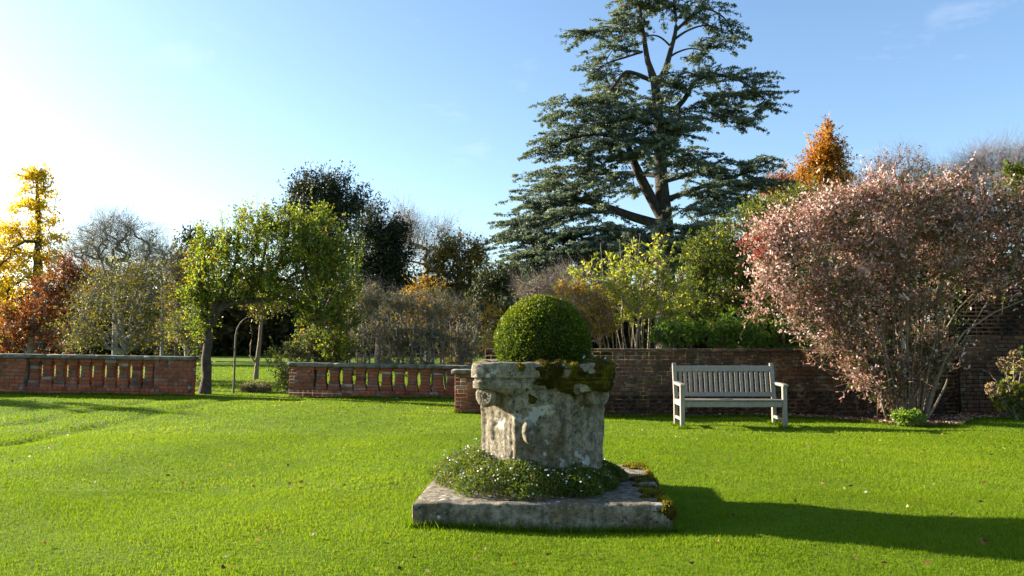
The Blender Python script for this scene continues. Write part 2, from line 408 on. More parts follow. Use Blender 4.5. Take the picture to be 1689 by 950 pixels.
# bed along the wall: a sheet of soil over the ground
bx_ = np.linspace(1.8, 13, 180); vv = np.linspace(0, 1, 14)
BX, BV = np.meshgrid(bx_, vv); BY = bed_edge(BX) + BV * (15.2 - bed_edge(BX))
BZ = gz(BX, BY) + .004 + .05 * np.sin(np.pi * BV) * (.7 + .3 * np.sin(BX * 6))
i = np.arange(BX.size).reshape(BX.shape)
b = mesh_obj('flower_bed', np.stack([BX, BY, BZ], -1).reshape(-1, 3), np.stack([i[:-1, :-1], i[:-1, 1:], i[1:, 1:], i[1:, :-1]], -1).reshape(-1, 4), M['soil'], smooth=True, kind='structure')

# ------------------------------------------------------------------ brickwork
BR = {}
def brick_mesh(key, sx, sy, sz, mat):
    k = (round(sx, 3), round(sy, 3), round(sz, 3), mat)
    if k not in BR:
        V, Q, T = cbox(sx, sy, sz, min(.008, sz * .14))
        V = V + np.random.default_rng(len(BR)).normal(0, .0016, V.shape)
        me = bpy.data.meshes.new('brick'); me.from_pydata(V.tolist(), [], Q.tolist() + T.tolist()); me.materials.append(M[mat]); BR[k] = me
    return BR[k]
def put_brick(parent, c, size, mat, jit=.004, name='brick'):
    o = bpy.data.objects.new(name, brick_mesh(None, *size, mat)); COL.objects.link(o); o.parent = parent
    o.location = (c[0] + random.uniform(-.5, .5) * jit, c[1] + random.uniform(-1, 1) * jit, c[2])
    o.rotation_euler = (0, 0, random.uniform(-.012, .012)); return o
def courses(x0, x1, z0, nz, ch, depth, y=0, first=0, L=.225, j=.010):
    """bricks of a wall face in a bond of stretcher and header courses; list of (centre, size)"""
    out = []
    for k in range(nz):
        hdr = (k + first) % 3 == 2
        step = L / 2 if hdr else L
        x = x0 - (step / 2 if (k + first) % 2 else 0)
        while x < x1 - .01:
            a, b_ = max(x, x0), min(x + step, x1)
            if b_ - a > .035: out.append((((a + b_) / 2, y, z0 + (k + .5) * ch), (round(b_ - a - j, 3), depth, ch - j)))
            x += step
    return out
def lay(root, bricks, mat, limit=300, key=None):
    if key: bricks = sorted(bricks, key=key)
    for c, s in bricks[:limit]: put_brick(root, c, s, mat)
    rest = bricks[limit:]
    if rest:
        mb = MB()
        for c, s in rest:
            V, Q, T = cbox(*s, .008); mb.add(rot(V, rz=random.uniform(-.012, .012)) + (c[0], c[1] + random.uniform(-1, 1) * .004, c[2]), Q, T)
        mb.build('brickwork', M[mat], root, kind='stuff')
def slab(root, name, x0, x1, y0, y1, z0, z1, mat, seed=0, n=9):
    """a worn coping stone: several cross cuts, uneven edges"""
    r = np.random.default_rng(seed); xs = np.linspace(x0, x1, n); b = .012
    prof = np.array([(y0, z0), (y0, z1 - b), (y0 + b, z1), (y1 - b, z1), (y1, z1 - b), (y1, z0)])
    V = np.array([[(x, p[0] + r.normal(0, .004), p[1] + r.normal(0, .003)) for p in prof] for x in xs]).reshape(-1, 3)
    k = len(prof); i = np.arange(n * k).reshape(n, k)
    Q = np.stack([i[:-1], np.roll(i[:-1], -1, 1), np.roll(i[1:], -1, 1), i[1:]], -1).reshape(-1, 4)[:, ::-1]
    caps = np.array([i[0][::-1], i[-1]])[:, ::-1]
    return mesh_obj(name, V, [Q, caps], M[mat], root)

def balustrade(name, label, x0, x1, Y, zb0, zb1, solid0, solid1, nb, baseh, seed, hcourse=.075):
    """x0..x1 along the wall; solid0/solid1 = lengths of the solid piers at the two ends; nb balusters between"""
    tilt = math.atan2(zb1 - zb0, x1 - x0)
    root = thing(name, label, 'balustrade', (x0, Y, zb0)); root.rotation_euler = (0, -tilt, 0)
    Lx = x1 - x0; D = .30
    ch = hcourse; nb0 = 2; nbal = 8 if seed == 1 else 7; zt = nb0 * ch + nbal * ch
    # base courses and the piers, mortar cores set back
    for (a, c, z0, z1) in ((0, Lx, -.25, nb0 * ch - .006), (0, solid0, nb0 * ch - .006, zt - .004), (Lx - solid1, Lx, nb0 * ch - .006, zt - .004)):
        if c - a > .05:
            v, q = box((a + c) / 2, 0, (z0 + z1) / 2, c - a - .02, D - .018, z1 - z0); mesh_obj('mortar_core', v, np.array(q), M['mortar'], root)
    bricks = []
    for (yy, fr) in ((-D / 2 + .05, 1), (D / 2 - .05, 0)):
        if not fr: continue
        bricks += courses(0, Lx, -.075, nb0 + 1, ch, .10, yy - .012)
        if solid0: bricks += courses(0, solid0, nb0 * ch, nbal, ch, .10, yy)
        if solid1: bricks += courses(Lx - solid1, Lx, nb0 * ch, nbal, ch, .10, yy, 1)
    lay(root, bricks, 'brick_red', 300, key=lambda b: -b[0][2])
    for xe, s in ((0, -1), (Lx, 1)):                                  # end faces of the end piers
        if (solid0 if s < 0 else solid1) > .05:
            for k in range(nb0 + nbal):
                put_brick(root, (xe - s * .045, .055, (k + .5) * ch), (.10, .185, ch - .01), 'brick_red')
    # balusters: stepped brick posts, wide foot and head, narrow waist
    xa, xb = solid0, Lx - solid1; sp = (xb - xa) / nb
    wid = [.94, .84, .72, .65, .63, .64, .72, .94] if nbal == 8 else [.94, .84, .73, .68, .67, .75, .94]; bd = .21 if seed == 1 else .235
    for b_ in range(nb):
        xc = xa + (b_ + .5) * sp
        first = None
        core = MB()
        for k in range(nbal):
            v, q = box(0, 0, (k + .5) * ch, sp * wid[k] - .02, (bd - .015) * wid[k] ** .4, ch); core.add(v, q)
        bo = core.build('baluster', M['mortar'], root, loc=(xc, 0, nb0 * ch - .004))
        for k in range(nbal):
            put_brick(bo, (0, 0, (k + .5) * ch), (round(sp * wid[k], 3), round(bd * wid[k] ** .4, 3), ch - .009), 'brick_red', .006)
    # string course above the balusters, then coping stones
    n = max(2, round(Lx / 1.1)); e = np.linspace(-.04, Lx + .04, n + 1)
    for k in range(n):
        slab(root, 'coping_stone', e[k] + .004, e[k + 1] - .004, -D / 2 - .055, D / 2 + .055, zt - .002, zt + .085, 'coping', seed * 50 + k)
    return root

a = at(-150, 560, 18.7)[0]; b_ = at(320, 560, 18.7)[0]
balustrade('brick_balustrade', 'long red brick balustrade with a mossy coping, left of the arched tree', a, b_, 18.7, .13, .025, 200 * pxm(18.7) , .86, 10, .27, 1, .084)
a = at(480, 560, 18.75)[0]; b_ = at(775, 560, 18.75)[0]
balustrade('brick_balustrade', 'low red brick balustrade with open slots, between the arched tree and the brick pier', a, b_, 18.75, .045, -.035, .58, .28, 11, .15, 2, .0765)

# low brick pier with stone cap, in front of the end of the balustrade
pz = gpt(770, 15.25); px0 = at(750, 560, 15.0)[0]
root = thing('brick_pier', 'low square red brick pier with a mossy stone cap, beside the stone planter', 'pier', (px0, 15.25, pz[2]))
v, q = box(.425, 0, .31, .80, .42, .80); mesh_obj('mortar_core', v, np.array(q), M['mortar'], root)
lay(root, courses(0, .85, 0, 10, .0725, .10, -.18), 'brick_red')
for k in range(10): put_brick(root, (.045, .05, (k + .5) * .0725), (.10, .30, .0625), 'brick_red')
lay(root, courses(-.025, .875, 0, 1, .07, .10, -.205), 'brick_red')
slab(root, 'cap_stone', -.06, .91, -.29, .27, .722, .80, 'coping', 91)

# the tall old garden wall behind the bench
wx0 = at(800, 560, 14.85)[0]; wx1 = at(1575, 560, 14.85)[0]; wx2 = at(1800, 560, 14.85)[0]
root = thing('garden_wall', 'long dark weathered brick wall with yellow mortar, behind the wooden bench', 'wall', (wx0, 14.85, -.02))
Lw = wx1 - wx0; CHW = .0735
v, q = box(Lw / 2, .10, .54, Lw, .31, 1.27); mesh_obj('mortar_core', v, np.array(q), M['mortar_yellow'], root)
cs = courses(0, Lw, -.03, 16, CHW, .10, -.013)
x_hid = at(1440, 560, 14.85)[0] - wx0; x_vis = at(1000, 560, 14.85)[0] - wx0
lay(root, cs, 'brick_old', 300, key=lambda b: (not (x_vis < b[0][0] < x_hid), -b[0][2]))
for k in range(int(Lw / .232) + 1):                                  # flat coping bricks
    xx = k * .232 + .116
    put_brick(root, (xx, .10, -.03 + 16 * CHW + .027), (.222, .40, .054), 'brick_old', .006, 'coping_brick')
root = thing('tall_garden_wall', 'tall dark brick wall in deep shade, behind the pink shrub', 'wall', (wx1 + .002, 14.80, -.02))
Lw = wx2 - wx1
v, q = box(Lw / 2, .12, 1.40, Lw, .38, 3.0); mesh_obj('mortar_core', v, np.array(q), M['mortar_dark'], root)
cs = courses(0, Lw, -.03, 39, CHW, .10, -.033)
lay(root, cs, 'brick_old', 300, key=lambda b: b[0][2] > 1.75)
for k in range(15, 39): put_brick(root, (.035, .125, -.03 + (k + .5) * CHW), (.10, .40, CHW - .01), 'brick_old')
for k in range(int(Lw / .232) + 1): put_brick(root, (k * .232 + .116, .10, -.03 + 39 * CHW + .03), (.222, .46, .06), 'brick_old', .006, 'coping_brick')

# ------------------------------------------------------------------ stone planter
def fbm(p, s, o=4):
    return noise.fractal(Vector((p[0] * s, p[1] * s, p[2] * s)), 1.0, 2.0, o)
def rounded_slab(w, d, h, nxy, nz, r_, amp, seed):
    """box grid pushed onto a rounded box, then weathered"""
    V = {}; F_ = []; VL = []
    def vid(p):
        k = tuple(np.round(p, 5))
        if k not in V: V[k] = len(VL); VL.append(p)
        return V[k]
    L = np.linspace(-.5, .5, nxy + 1); Lz = np.linspace(-.5, .5, nz + 1)
    for s in (-1, 1):
        for (A, B, f) in ((L, L, lambda a, b: (a, b, s * .5)), (L, Lz, lambda a, b: (a, s * .5, b)), (L, Lz, lambda a, b: (s * .5, a, b))):
            for i in range(len(A) - 1):
                for j in range(len(B) - 1):
                    F_.append([vid(np.array(f(A[x], B[y])) * (w, d, h)) for x, y in ((i, j), (i + 1, j), (i + 1, j + 1), (i, j + 1))])
    P = np.array(VL); inner = np.array((w, d, h)) / 2 - r_
    Q = np.clip(P, -inner, inner); D = P - Q; n = np.linalg.norm(D, axis=1, keepdims=True)
    Nn = D / np.maximum(n, 1e-9); P = Q + Nn * r_
    for i in range(len(P)):
        p = P[i] + seed
        k = fbm(p, 2.2) * amp + fbm(p, 9) * amp * .5 + min(0, fbm(p, 5, 2) + .25) * amp * 1.5
        P[i] += Nn[i] * k
    P[:, 2] += h / 2
    return P, np.array(F_)
pl = thing('stone_planter', 'big weathered stone planter with carved faces and volutes, on a square plinth', 'planter', (PC[0], PC[1], 0), PYAW)
P, Fq = rounded_slab(1.88, 1.88, .235, 90, 14, .035, .010, 3.0)
P[:, 2] -= .055; ZP = .18
plinth_o = mesh_obj('plinth', P, Fq, M['stone'], pl, smooth=True)

# octagonal body flaring into a square rim
KN = np.array([  # height, half width, corner cut
    (-.03, .487, .27), (.04, .487, .27), (.05, .470, .265), (.30, .479, .27), (.58, .495, .28), (.66, .501, .28), (.735, .507, .28), (.765, .516, .20),
    (.785, .520, .07), (.79, .534, .05), (.845, .536, .05), (.852, .522, .05), (.868, .522, .05), (.876, .543, .05), (.965, .546, .05), (.985, .535, .06), (.992, .52, .07)])
hs = np.concatenate([np.linspace(-.03, .76, 80), np.linspace(.765, .992, 48)])
NA = 264
def cross(a, c, th):
    ct, st = np.abs(np.cos(th)), np.abs(np.sin(th))
    r1 = a / np.maximum(ct, st); r2 = (2 * a - c) / (ct + st)
    return -np.log(np.exp(-140 * r1) + np.exp(-140 * r2)) / 140
th = np.linspace(-np.pi, np.pi, NA, endpoint=False)
rows = []
def relief(z, ang):
    """carved work on a face: a pear-shaped scroll with a curling tail; ang = metres across from the face's middle"""
    u = ang
    bulge = .085 * np.exp(-(((u + .095) / .042) ** 2 + ((z - .46) / .085) ** 2) ** 1.4)
    ut = -.095 + .075 * float(sm(.46, .22, z)) - .05 * float(sm(.20, .10, z))
    tail = .042 * np.exp(-((u - ut) / .020) ** 2) * float(sm(.07, .12, z) * (1 - sm(.38, .44, z)))
    foot = .040 * np.exp(-((u + .075) / .05) ** 2 - ((z - .10) / .035) ** 2)
    right = .024 * np.exp(-((u - .10 - .03 * math.sin(z * 14)) / .026) ** 2) * float(sm(.10, .2, z) * (1 - sm(.50, .6, z)))
    return bulge + tail + foot + right
for z in hs:
    a = np.interp(z, KN[:, 0], KN[:, 1]); c = np.interp(z, KN[:, 0], KN[:, 2])
    R = cross(a, c, th)
    if z < .70:
        face = np.round(th / (np.pi / 4)) * (np.pi / 4); da = th - face
        u = np.tan(da) * .45
        edge = np.exp(-((np.abs(u) - .178) / .012) ** 2) * .014 - np.exp(-((np.abs(u) - .140) / .010) ** 2) * .012 + np.exp(-((np.abs(u) - .07) / .012) ** 2) * .006
        R = R + edge * float(sm(.04, .07, z) * (1 - sm(.60, .68, z))) + np.array([relief(z, x) for x in u]) * np.where(np.abs(np.sin(np.round(th / (np.pi / 4)) * np.pi / 4)) > .9, 1.0, np.where(np.round(th / (np.pi / 4)).astype(int) % 2 == 0, .25, .10))
    rows.append(np.stack([R * np.cos(th), R * np.sin(th), np.full(NA, z)], 1))
# inner lip
for (rr, z) in ((.47, .992), (.435, .985), (.425, .95), (.42, .86)):
    R = np.minimum(cross(rr + .02, .12, th), rr * 1.12); rows.append(np.stack([R * np.cos(th), R * np.sin(th), np.full(NA, z)], 1))
B = np.array(rows); nr = len(B)
flat = B.reshape(-1, 3)
outn = unit(np.stack([flat[:, 0], flat[:, 1], np.zeros(len(flat))], 1))
for i in range(len(flat)):
    p = flat[i]
    k = fbm(p, 3.0) * .008 + fbm(p + 7, 12) * .006 + fbm(p + 9, 32) * .003 + min(0., fbm(p + 20, 4.5, 3) + .22) * .035
    flat[i] = p + outn[i] * k
    if p[2] > .95: flat[i, 2] += fbm(p + 3, 6) * .008 + min(0., fbm(p + 11, 3.5, 2) + .2) * .04
idx = np.arange(nr * NA).reshape(nr, NA)
Q = np.stack([idx[:-1], np.roll(idx[:-1], -1, 1), np.roll(idx[1:], -1, 1), idx[1:]], -1).reshape(-1, 4)
mesh_obj('basin', flat + (0, 0, ZP), Q, M['stone'], pl, smooth=True)
# moss on the rim: a second skin that rises out of the stone where moss grows
def moss_skin(name, pts, nrm, Qd, mask, thick, parent, zoff=0):
    o = np.empty_like(pts)
    for i in range(len(pts)):
        m = mask[i]
        b = fbm(pts[i] + 31, 26, 3) * .006 + fbm(pts[i] + 57, 70, 2) * .004
        o[i] = pts[i] + nrm[i] * (-.012 + (thick + .012 + b) * m)
    keep = (mask[Qd] > .12).any(1)
    used = np.unique(Qd[keep]); mp = -np.ones(len(pts), int); mp[used] = np.arange(len(used))
    return mesh_obj(name, o[used] + (0, 0, zoff), mp[Qd[keep]], M['moss'], parent, smooth=True)
ang = np.arctan2(flat[:, 1], flat[:, 0]); fz = flat[:, 2]
front = -np.pi / 2
mk = np.zeros(len(flat))
for i in range(len(flat)):
    if fz[i] < .50 or abs(ang[i] - front) > 1.5 and not (-.6 < ang[i] < .3): continue
    u = flat[i, 0]
    nn = fbm(flat[i] + 3.7, 5.2, 4)
    base = float(sm(-.14, .02, u)) * float(sm(.62, .80, fz[i] - .10 * math.sin(u * 7)))
    rimtop = .28 * float(sm(.90, .97, fz[i])) * float(sm(-.22, -.10, u))
    tail = .34 * math.exp(-((u - .08) / .15) ** 2 - ((fz[i] - .69) / .07) ** 2)
    right = .30 * float(sm(.40, .50, u)) * float(sm(.52, .70, fz[i]))
    mk[i] = float(sm(.42, .58, base * .60 + nn * .80 + rimtop + tail + right + .02)) if base + rimtop + tail + right > .05 else 0
# normals of the basin for the moss
nrm = np.zeros_like(flat); fn = np.cross(flat[Q[:, 2]] - flat[Q[:, 0]], flat[Q[:, 3]] - flat[Q[:, 1]])
for k in range(4): np.add.at(nrm, Q[:, k], fn)
nrm = unit(nrm)
moss_skin('moss', flat, nrm, Q, mk, .014, pl, ZP)
def moss_fuzz(pts, nrm, mask, n, parent, zoff, mean=.40):
    r = np.random.default_rng(55); w = np.maximum(mask - .25, 0); k = r.choice(len(pts), n, p=w / w.sum())
    C = pts[k] + nrm[k] * (.020 * mask[k])[:, None] + r.normal(0, .004, (n, 3)) + (0, 0, zoff)
    V, Q_ = leaves(C, nrm[k] + r.normal(0, .7, (n, 3)), r.uniform(.006, .014, n), r.uniform(.003, .006, n), .2, r)
    cl = np.array([noise.noise(Vector(c * 9)) for c in C])
    mesh_obj('moss_tuft', V, Q_, M['moss_leaf'], parent, attr=np.repeat(np.clip(r.normal(mean, .2, n) + .5 * cl, 0, 1), 4), kind='stuff')
M['moss_leaf'] = leaf_mat('moss_leaf', [(0, (.03, .022, .006)), (.5, (.085, .065, .010)), (.8, (.20, .18, .012)), (1, (.36, .33, .02))], .3, .8, .05)
moss_fuzz(flat, nrm, mk, 14000, pl, ZP)
# volutes under the four corners of the rim
def volute():
    """a scroll: dished disc with a raised rim and boss, running back into the corner"""
    mb = MB(); n = 40; a_ = np.linspace(0, 2 * np.pi, n, endpoint=False)
    prof = [(-.012, .0), (-.016, .014), (-.004, .022), (-.003, .032), (-.010, .040), (-.004, .050), (-.008, .062), (-.004, .080), (.012, .088), (.16, .080), (.20, .06), (.2, .0)]
    Vl = np.array([[(rr * math.cos(x) * (1 + .05 * math.cos(x - 1)), yy, rr * math.sin(x)) for x in a_] for yy, rr in prof])
    Vl += np.random.default_rng(4).normal(0, .0018, Vl.shape); Vl = Vl.reshape(-1, 3)
    ii = np.arange(len(prof) * n).reshape(-1, n)
    mb.add(Vl, np.stack([ii[:-1], np.roll(ii[:-1], -1, 1), np.roll(ii[1:], -1, 1), ii[1:]], -1).reshape(-1, 4))
    return mb
vm = None
for k, (sx, sy) in enumerate(((-1, -1), (1, -1), (1, 1), (-1, 1))):
    o = volute().build('volute', M['stone'], pl, smooth=True)
    d_ = math.atan2(sy, sx) + math.radians(-14 if k % 2 else 14) * (1 if k == 0 or k == 2 else 1)
    o.location = (sx * .452, sy * .452, ZP + .728); o.rotation_euler = (0, 0, d_ + math.pi / 2)
# moss on the right end of the plinth
PN = np.zeros_like(P); fn = np.cross(P[Fq[:, 2]] - P[Fq[:, 0]], P[Fq[:, 3]] - P[Fq[:, 1]])
for f_, nrm_ in zip(Fq, fn):
    c = P[f_].mean(0) - (0, 0, .06)
    if np.dot(nrm_, c * (1, 1, 6)) < 0: nrm_ = -nrm_
    PN[f_] += nrm_
PN = unit(PN)
mk = np.array([float(sm(.35, .5, .55 * sm(.62, .80, p[0]) * sm(.06, .14, p[2]) + .55 * fbm(p + 5, 4.2, 4) - .06 + .10 * sm(.86, .92, p[0]))) if p[0] > .5 and p[2] > .03 else 0 for p in P])
moss_skin('moss', P, PN, Fq, mk, .016, pl)
moss_fuzz(P, PN, mk, 9000, pl, 0, .75)
# earth in the basin
th2 = np.linspace(0, 2 * np.pi, 40, endpoint=False)
Vs = np.concatenate([[(0, 0, ZP + .955)], np.stack([.445 * np.cos(th2), .445 * np.sin(th2), np.full(40, ZP + .93)], 1)])
mesh_obj('soil', Vs, np.array([(0, 1 + k, 1 + (k + 1) % 40) for k in range(40)]), M['soil'], pl)

# ------------------------------------------------------------------ clipped box ball in the planter
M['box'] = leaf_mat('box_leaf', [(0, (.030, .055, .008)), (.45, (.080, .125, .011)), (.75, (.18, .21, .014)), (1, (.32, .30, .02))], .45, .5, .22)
M['hedge_core'] = plain('leaf_shade', (.02, .028, .008), 1)  # dark core colour stands for the shade between the leaves
bc = np.array((0, 0, .40)); brx, brz = .398, .385
ball = thing('box_ball', 'round clipped green box ball growing in the stone planter', 'topiary', (PC[0], PC[1], ZP + .95), 0)
# the ball's centre is 0.40 - 0.21 above the soil: it sits down into the rim
bc[2] = .20
r = np.random.default_rng(21)
def ball_shape(d):
    k = np.array([1 + .035 * noise.noise(Vector(x * 2.2)) + .020 * noise.noise(Vector(x * 6)) for x in d])[:, None]
    return d * (brx, brx, brz) * k
u1 = unit(r.normal(size=(900, 3)))
import bmesh
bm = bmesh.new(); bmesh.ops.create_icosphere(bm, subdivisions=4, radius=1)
me = bpy.data.meshes.new('shade_core_mesh'); d = np.array([v.co[:] for v in bm.verts])
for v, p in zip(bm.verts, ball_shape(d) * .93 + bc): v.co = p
bm.to_mesh(me); bm.free(); me.materials.append(M['hedge_core']); o = bpy.data.objects.new('shade_core', me); COL.objects.link(o); o.parent = ball
n = 34000
d = unit(r.normal(size=(n, 3))); d = d[d[:, 2] > -.75]; n = len(d)
sh = 1 + r.normal(0, .018, n)[:, None] - .03 * r.random((n, 1))
C = ball_shape(d) * sh + bc
dd = d * 1.0 + r.normal(0, .75, (n, 3)); dd[:, 2] += .35
cl = np.array([noise.noise(Vector(x * 9)) for x in d])
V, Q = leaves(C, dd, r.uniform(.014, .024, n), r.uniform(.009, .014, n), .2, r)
mesh_obj('foliage', V, Q, M['box'], ball, attr=np.repeat(np.clip(r.normal(.42, .2, n) + .25 * cl + .18 * d[:, 2], 0, 1), 4), kind='stuff')  # paler towards the top: sunlit tips put into the leaf colour
n = 130; d = unit(r.normal(size=(n, 3)) * (1, 1, .8)); d[:, 2] = np.abs(d[:, 2]) * .9      # stray shoots past the clipped line
st = ball_shape(d) + bc; en = st + d * r.uniform(.01, .035, (n, 1)) + (0, 0, .008)
V, Q = tubes(np.stack([st, en], 1), np.full((n, 2), .0012), 3)
mesh_obj('shoot', V, Q, M['bark_dark'], ball, kind='stuff')

# ------------------------------------------------------------------ daisies round the foot of the planter
M['erigeron'] = leaf_mat('daisy_leaf', [(0, (.045, .08, .012)), (.5, (.11, .155, .022)), (.85, (.21, .23, .045)), (1, (.24, .15, .08))], .5, .6, .15)
er = thing('trailing_daisy', 'mound of trailing white daisies spilling round the foot of the stone planter', 'flowers', (PC[0], PC[1], ZP - .004), PYAW)
r = np.random.default_rng(31)
def er_points(n):
    a = r.uniform(-np.pi, np.pi, n)
    left = .5 - .5 * np.cos(a)                                   # 1 on the left, 0 on the right
    rin = cross(.47, .27, a) - .03
    rout = .66 + .25 * left + .05 * np.sin(a * 5) + .04 * np.sin(a * 11 + 1) + .10 * np.exp(-((a + 1.6) / .5) ** 2)
    t = r.random(n) ** .8
    rad = rin + (rout - rin) * t
    top = (.125 + .125 * left) * (1 - t ** 2.2) ** .7 + .03 + .03 * np.sin(a * 7 + 2) * (1 - t)
    return a, rad, top, t
n = 26000; a, rad, top, t = er_points(n)
zz = top * r.random(n) ** .45
C = np.stack([rad * np.cos(a), rad * np.sin(a), zz + .004], 1)
V, Q = leaves(C, np.stack([np.cos(a) * .5, np.sin(a) * .5, np.full(n, .5)], 1) + r.normal(0, .8, (n, 3)), r.uniform(.018, .038, n), r.uniform(.007, .013, n), .2, r)
cl = np.sin(a * 9) * np.sin(rad * 23)
mesh_obj('foliage', V, Q, M['erigeron'], er, attr=np.repeat(np.clip(r.normal(.45, .22, n) + .15 * cl, 0, 1), 4), kind='stuff')
n = 1500; a, rad, top, t = er_points(n)
p0 = np.stack([rad * np.cos(a), rad * np.sin(a), np.zeros(n)], 1); p1 = p0 + np.stack([.03 * r.normal(size=n), .03 * r.normal(size=n), top * r.uniform(.6, 1.12, n)], 1)
V, Q = tubes(np.stack([p0, (p0 + p1) / 2 + r.normal(0, .012, (n, 3)), p1], 1), np.full((n, 3), .0011), 3)
mesh_obj('stem', V, Q, M['erigeron'], er, kind='stuff')
n = 650; a, rad, top, t = er_points(n)
keep = r.random(n) < .35 + .65 * (.5 - .5 * np.cos(a)); a, rad, top = a[keep], rad[keep], top[keep]; n = len(a)
fc = np.stack([rad * np.cos(a), rad * np.sin(a), top * r.uniform(.85, 1.15, n) + .012], 1)
ax = unit(r.normal(0, .5, (n, 3)) + (0, -.35, .8)); s1 = unit(np.cross(ax, (1, .3, 0))); s2 = np.cross(ax, s1)
R = r.uniform(.0045, .0085, n)[:, None]; ph = np.linspace(0, 2 * np.pi, 9)[:-1]
ring = np.stack([fc + R * (np.cos(x) * s1 + np.sin(x) * s2) * (1 if k % 2 else .8) for k, x in enumerate(ph)], 1)
V = np.concatenate([(fc - ax * .002)[:, None], ring], 1).reshape(-1, 3)
T = np.array([[k * 9, k * 9 + 1 + j, k * 9 + 1 + (j + 1) % 8] for k in range(n) for j in range(8)])
mesh_obj('flower', V, T, M['daisy'], er, kind='stuff')
# a little of the same daisy in the rim, on the right of the box ball
r2 = np.random.default_rng(33); n = 2200
ed = thing('rim_daisy', 'small tuft of white flowered daisy in the planter rim beside the box ball', 'flowers', (PC[0] + .33, PC[1] - .02, ZP + .95))
C = np.stack([r2.normal(0, .09, n), r2.normal(-.04, .13, n), np.abs(r2.normal(0, .05, n)) + .01], 1)
V, Q = leaves(C, r2.normal(0, 1, (n, 3)) + (.2, 0, .5), r2.uniform(.014, .03, n), .007, .2, r2)
mesh_obj('foliage', V, Q, M['erigeron'], ed, attr=np.repeat(np.clip(r2.normal(.4, .2, n), 0, 1), 4), kind='stuff')
n = 26; fc = np.stack([r2.normal(-.06, .1, n), r2.normal(-.12, .08, n), r2.uniform(.04, .15, n)], 1)
mb = MB()
for p in fc:
    ring_ = np.array([(.009 * math.cos(x), -.004, .009 * math.sin(x)) for x in ph]) + p
    mb.add(np.concatenate([[p], ring_]), None, np.array([(0, 1 + j, 1 + (j + 1) % 8) for j in range(8)]))
mb.build('flower', M['daisy'], ed, kind='stuff')

# ------------------------------------------------------------------ teak bench
BL = 1.65
bp = gpt(1200.5, 12.72)
bench = thing('garden_bench', 'weathered grey slatted wooden bench with arms, on the lawn before the brick wall', 'bench', tuple(bp), math.radians(-1.0))
BN = {}
def bar(name, c, s, rx=0, ry=0, b=.006, parent=bench, key=None):
    k = (name, s)
    if k not in BN:
        V, Q, T = cbox(*s, b); me = bpy.data.meshes.new(name); me.from_pydata(V.tolist(), [], Q.tolist() + T.tolist()); me.materials.append(M['teak']); BN[k] = me
    o = bpy.data.objects.new(name, BN[k]); COL.objects.link(o); o.parent = parent; o.location = c; o.rotation_euler = (rx, ry, 0); return o
hx = BL / 2 - .035; D0, D1 = -.27, .27
RK = math.radians(-11)
for s in (-1, 1):
    bar('front_leg', (s * hx, D0, .315), (.068, .065, .65))
    bar('back_leg', (s * hx, D1, .215), (.066, .065, .45))
    o = bar('back_post', (s * hx, D1 + .047, .68), (.066, .055, .56), RK)
    bar('arm_rest', (s * hx, D0 + .225, .655), (.092, .60, .042), math.radians(1.5), b=.012)
    bar('side_rail', (s * hx, 0, .365), (.045, .50, .085))
    bar('stretcher', (s * hx, 0, .12), (.04, .49, .045))
    c = bar('post_cap', (s * hx, D1 + .106, .965), (.070, .058, .024), RK, b=.010)
bar('front_rail', (0, D0 + .004, .358), (BL - .13, .045, .088))
bar('back_rail', (0, D1 - .01, .37), (BL - .13, .04, .075))
bar('top_rail', (0, D1 + .088, .885), (BL - .125, .042, .095), RK)
bar('lower_back_rail', (0, D1 + .012, .475), (BL - .125, .038, .07), RK)
NS = 18
for k in range(NS):
    x = -(BL / 2 - .125) + (BL - .25) * k / (NS - 1)
    bar('back_slat', (x, D1 + .050, .675), (.046, .018, .36), RK, b=.003)
for k in range(6):
    bar('seat_slat', (0, D0 - .005 + .088 * k, .418 + (.004 if k < 1 else 0) - .004 * k), (BL - (.14 if k in (0, 5) else .10), .076, .024), b=.005)

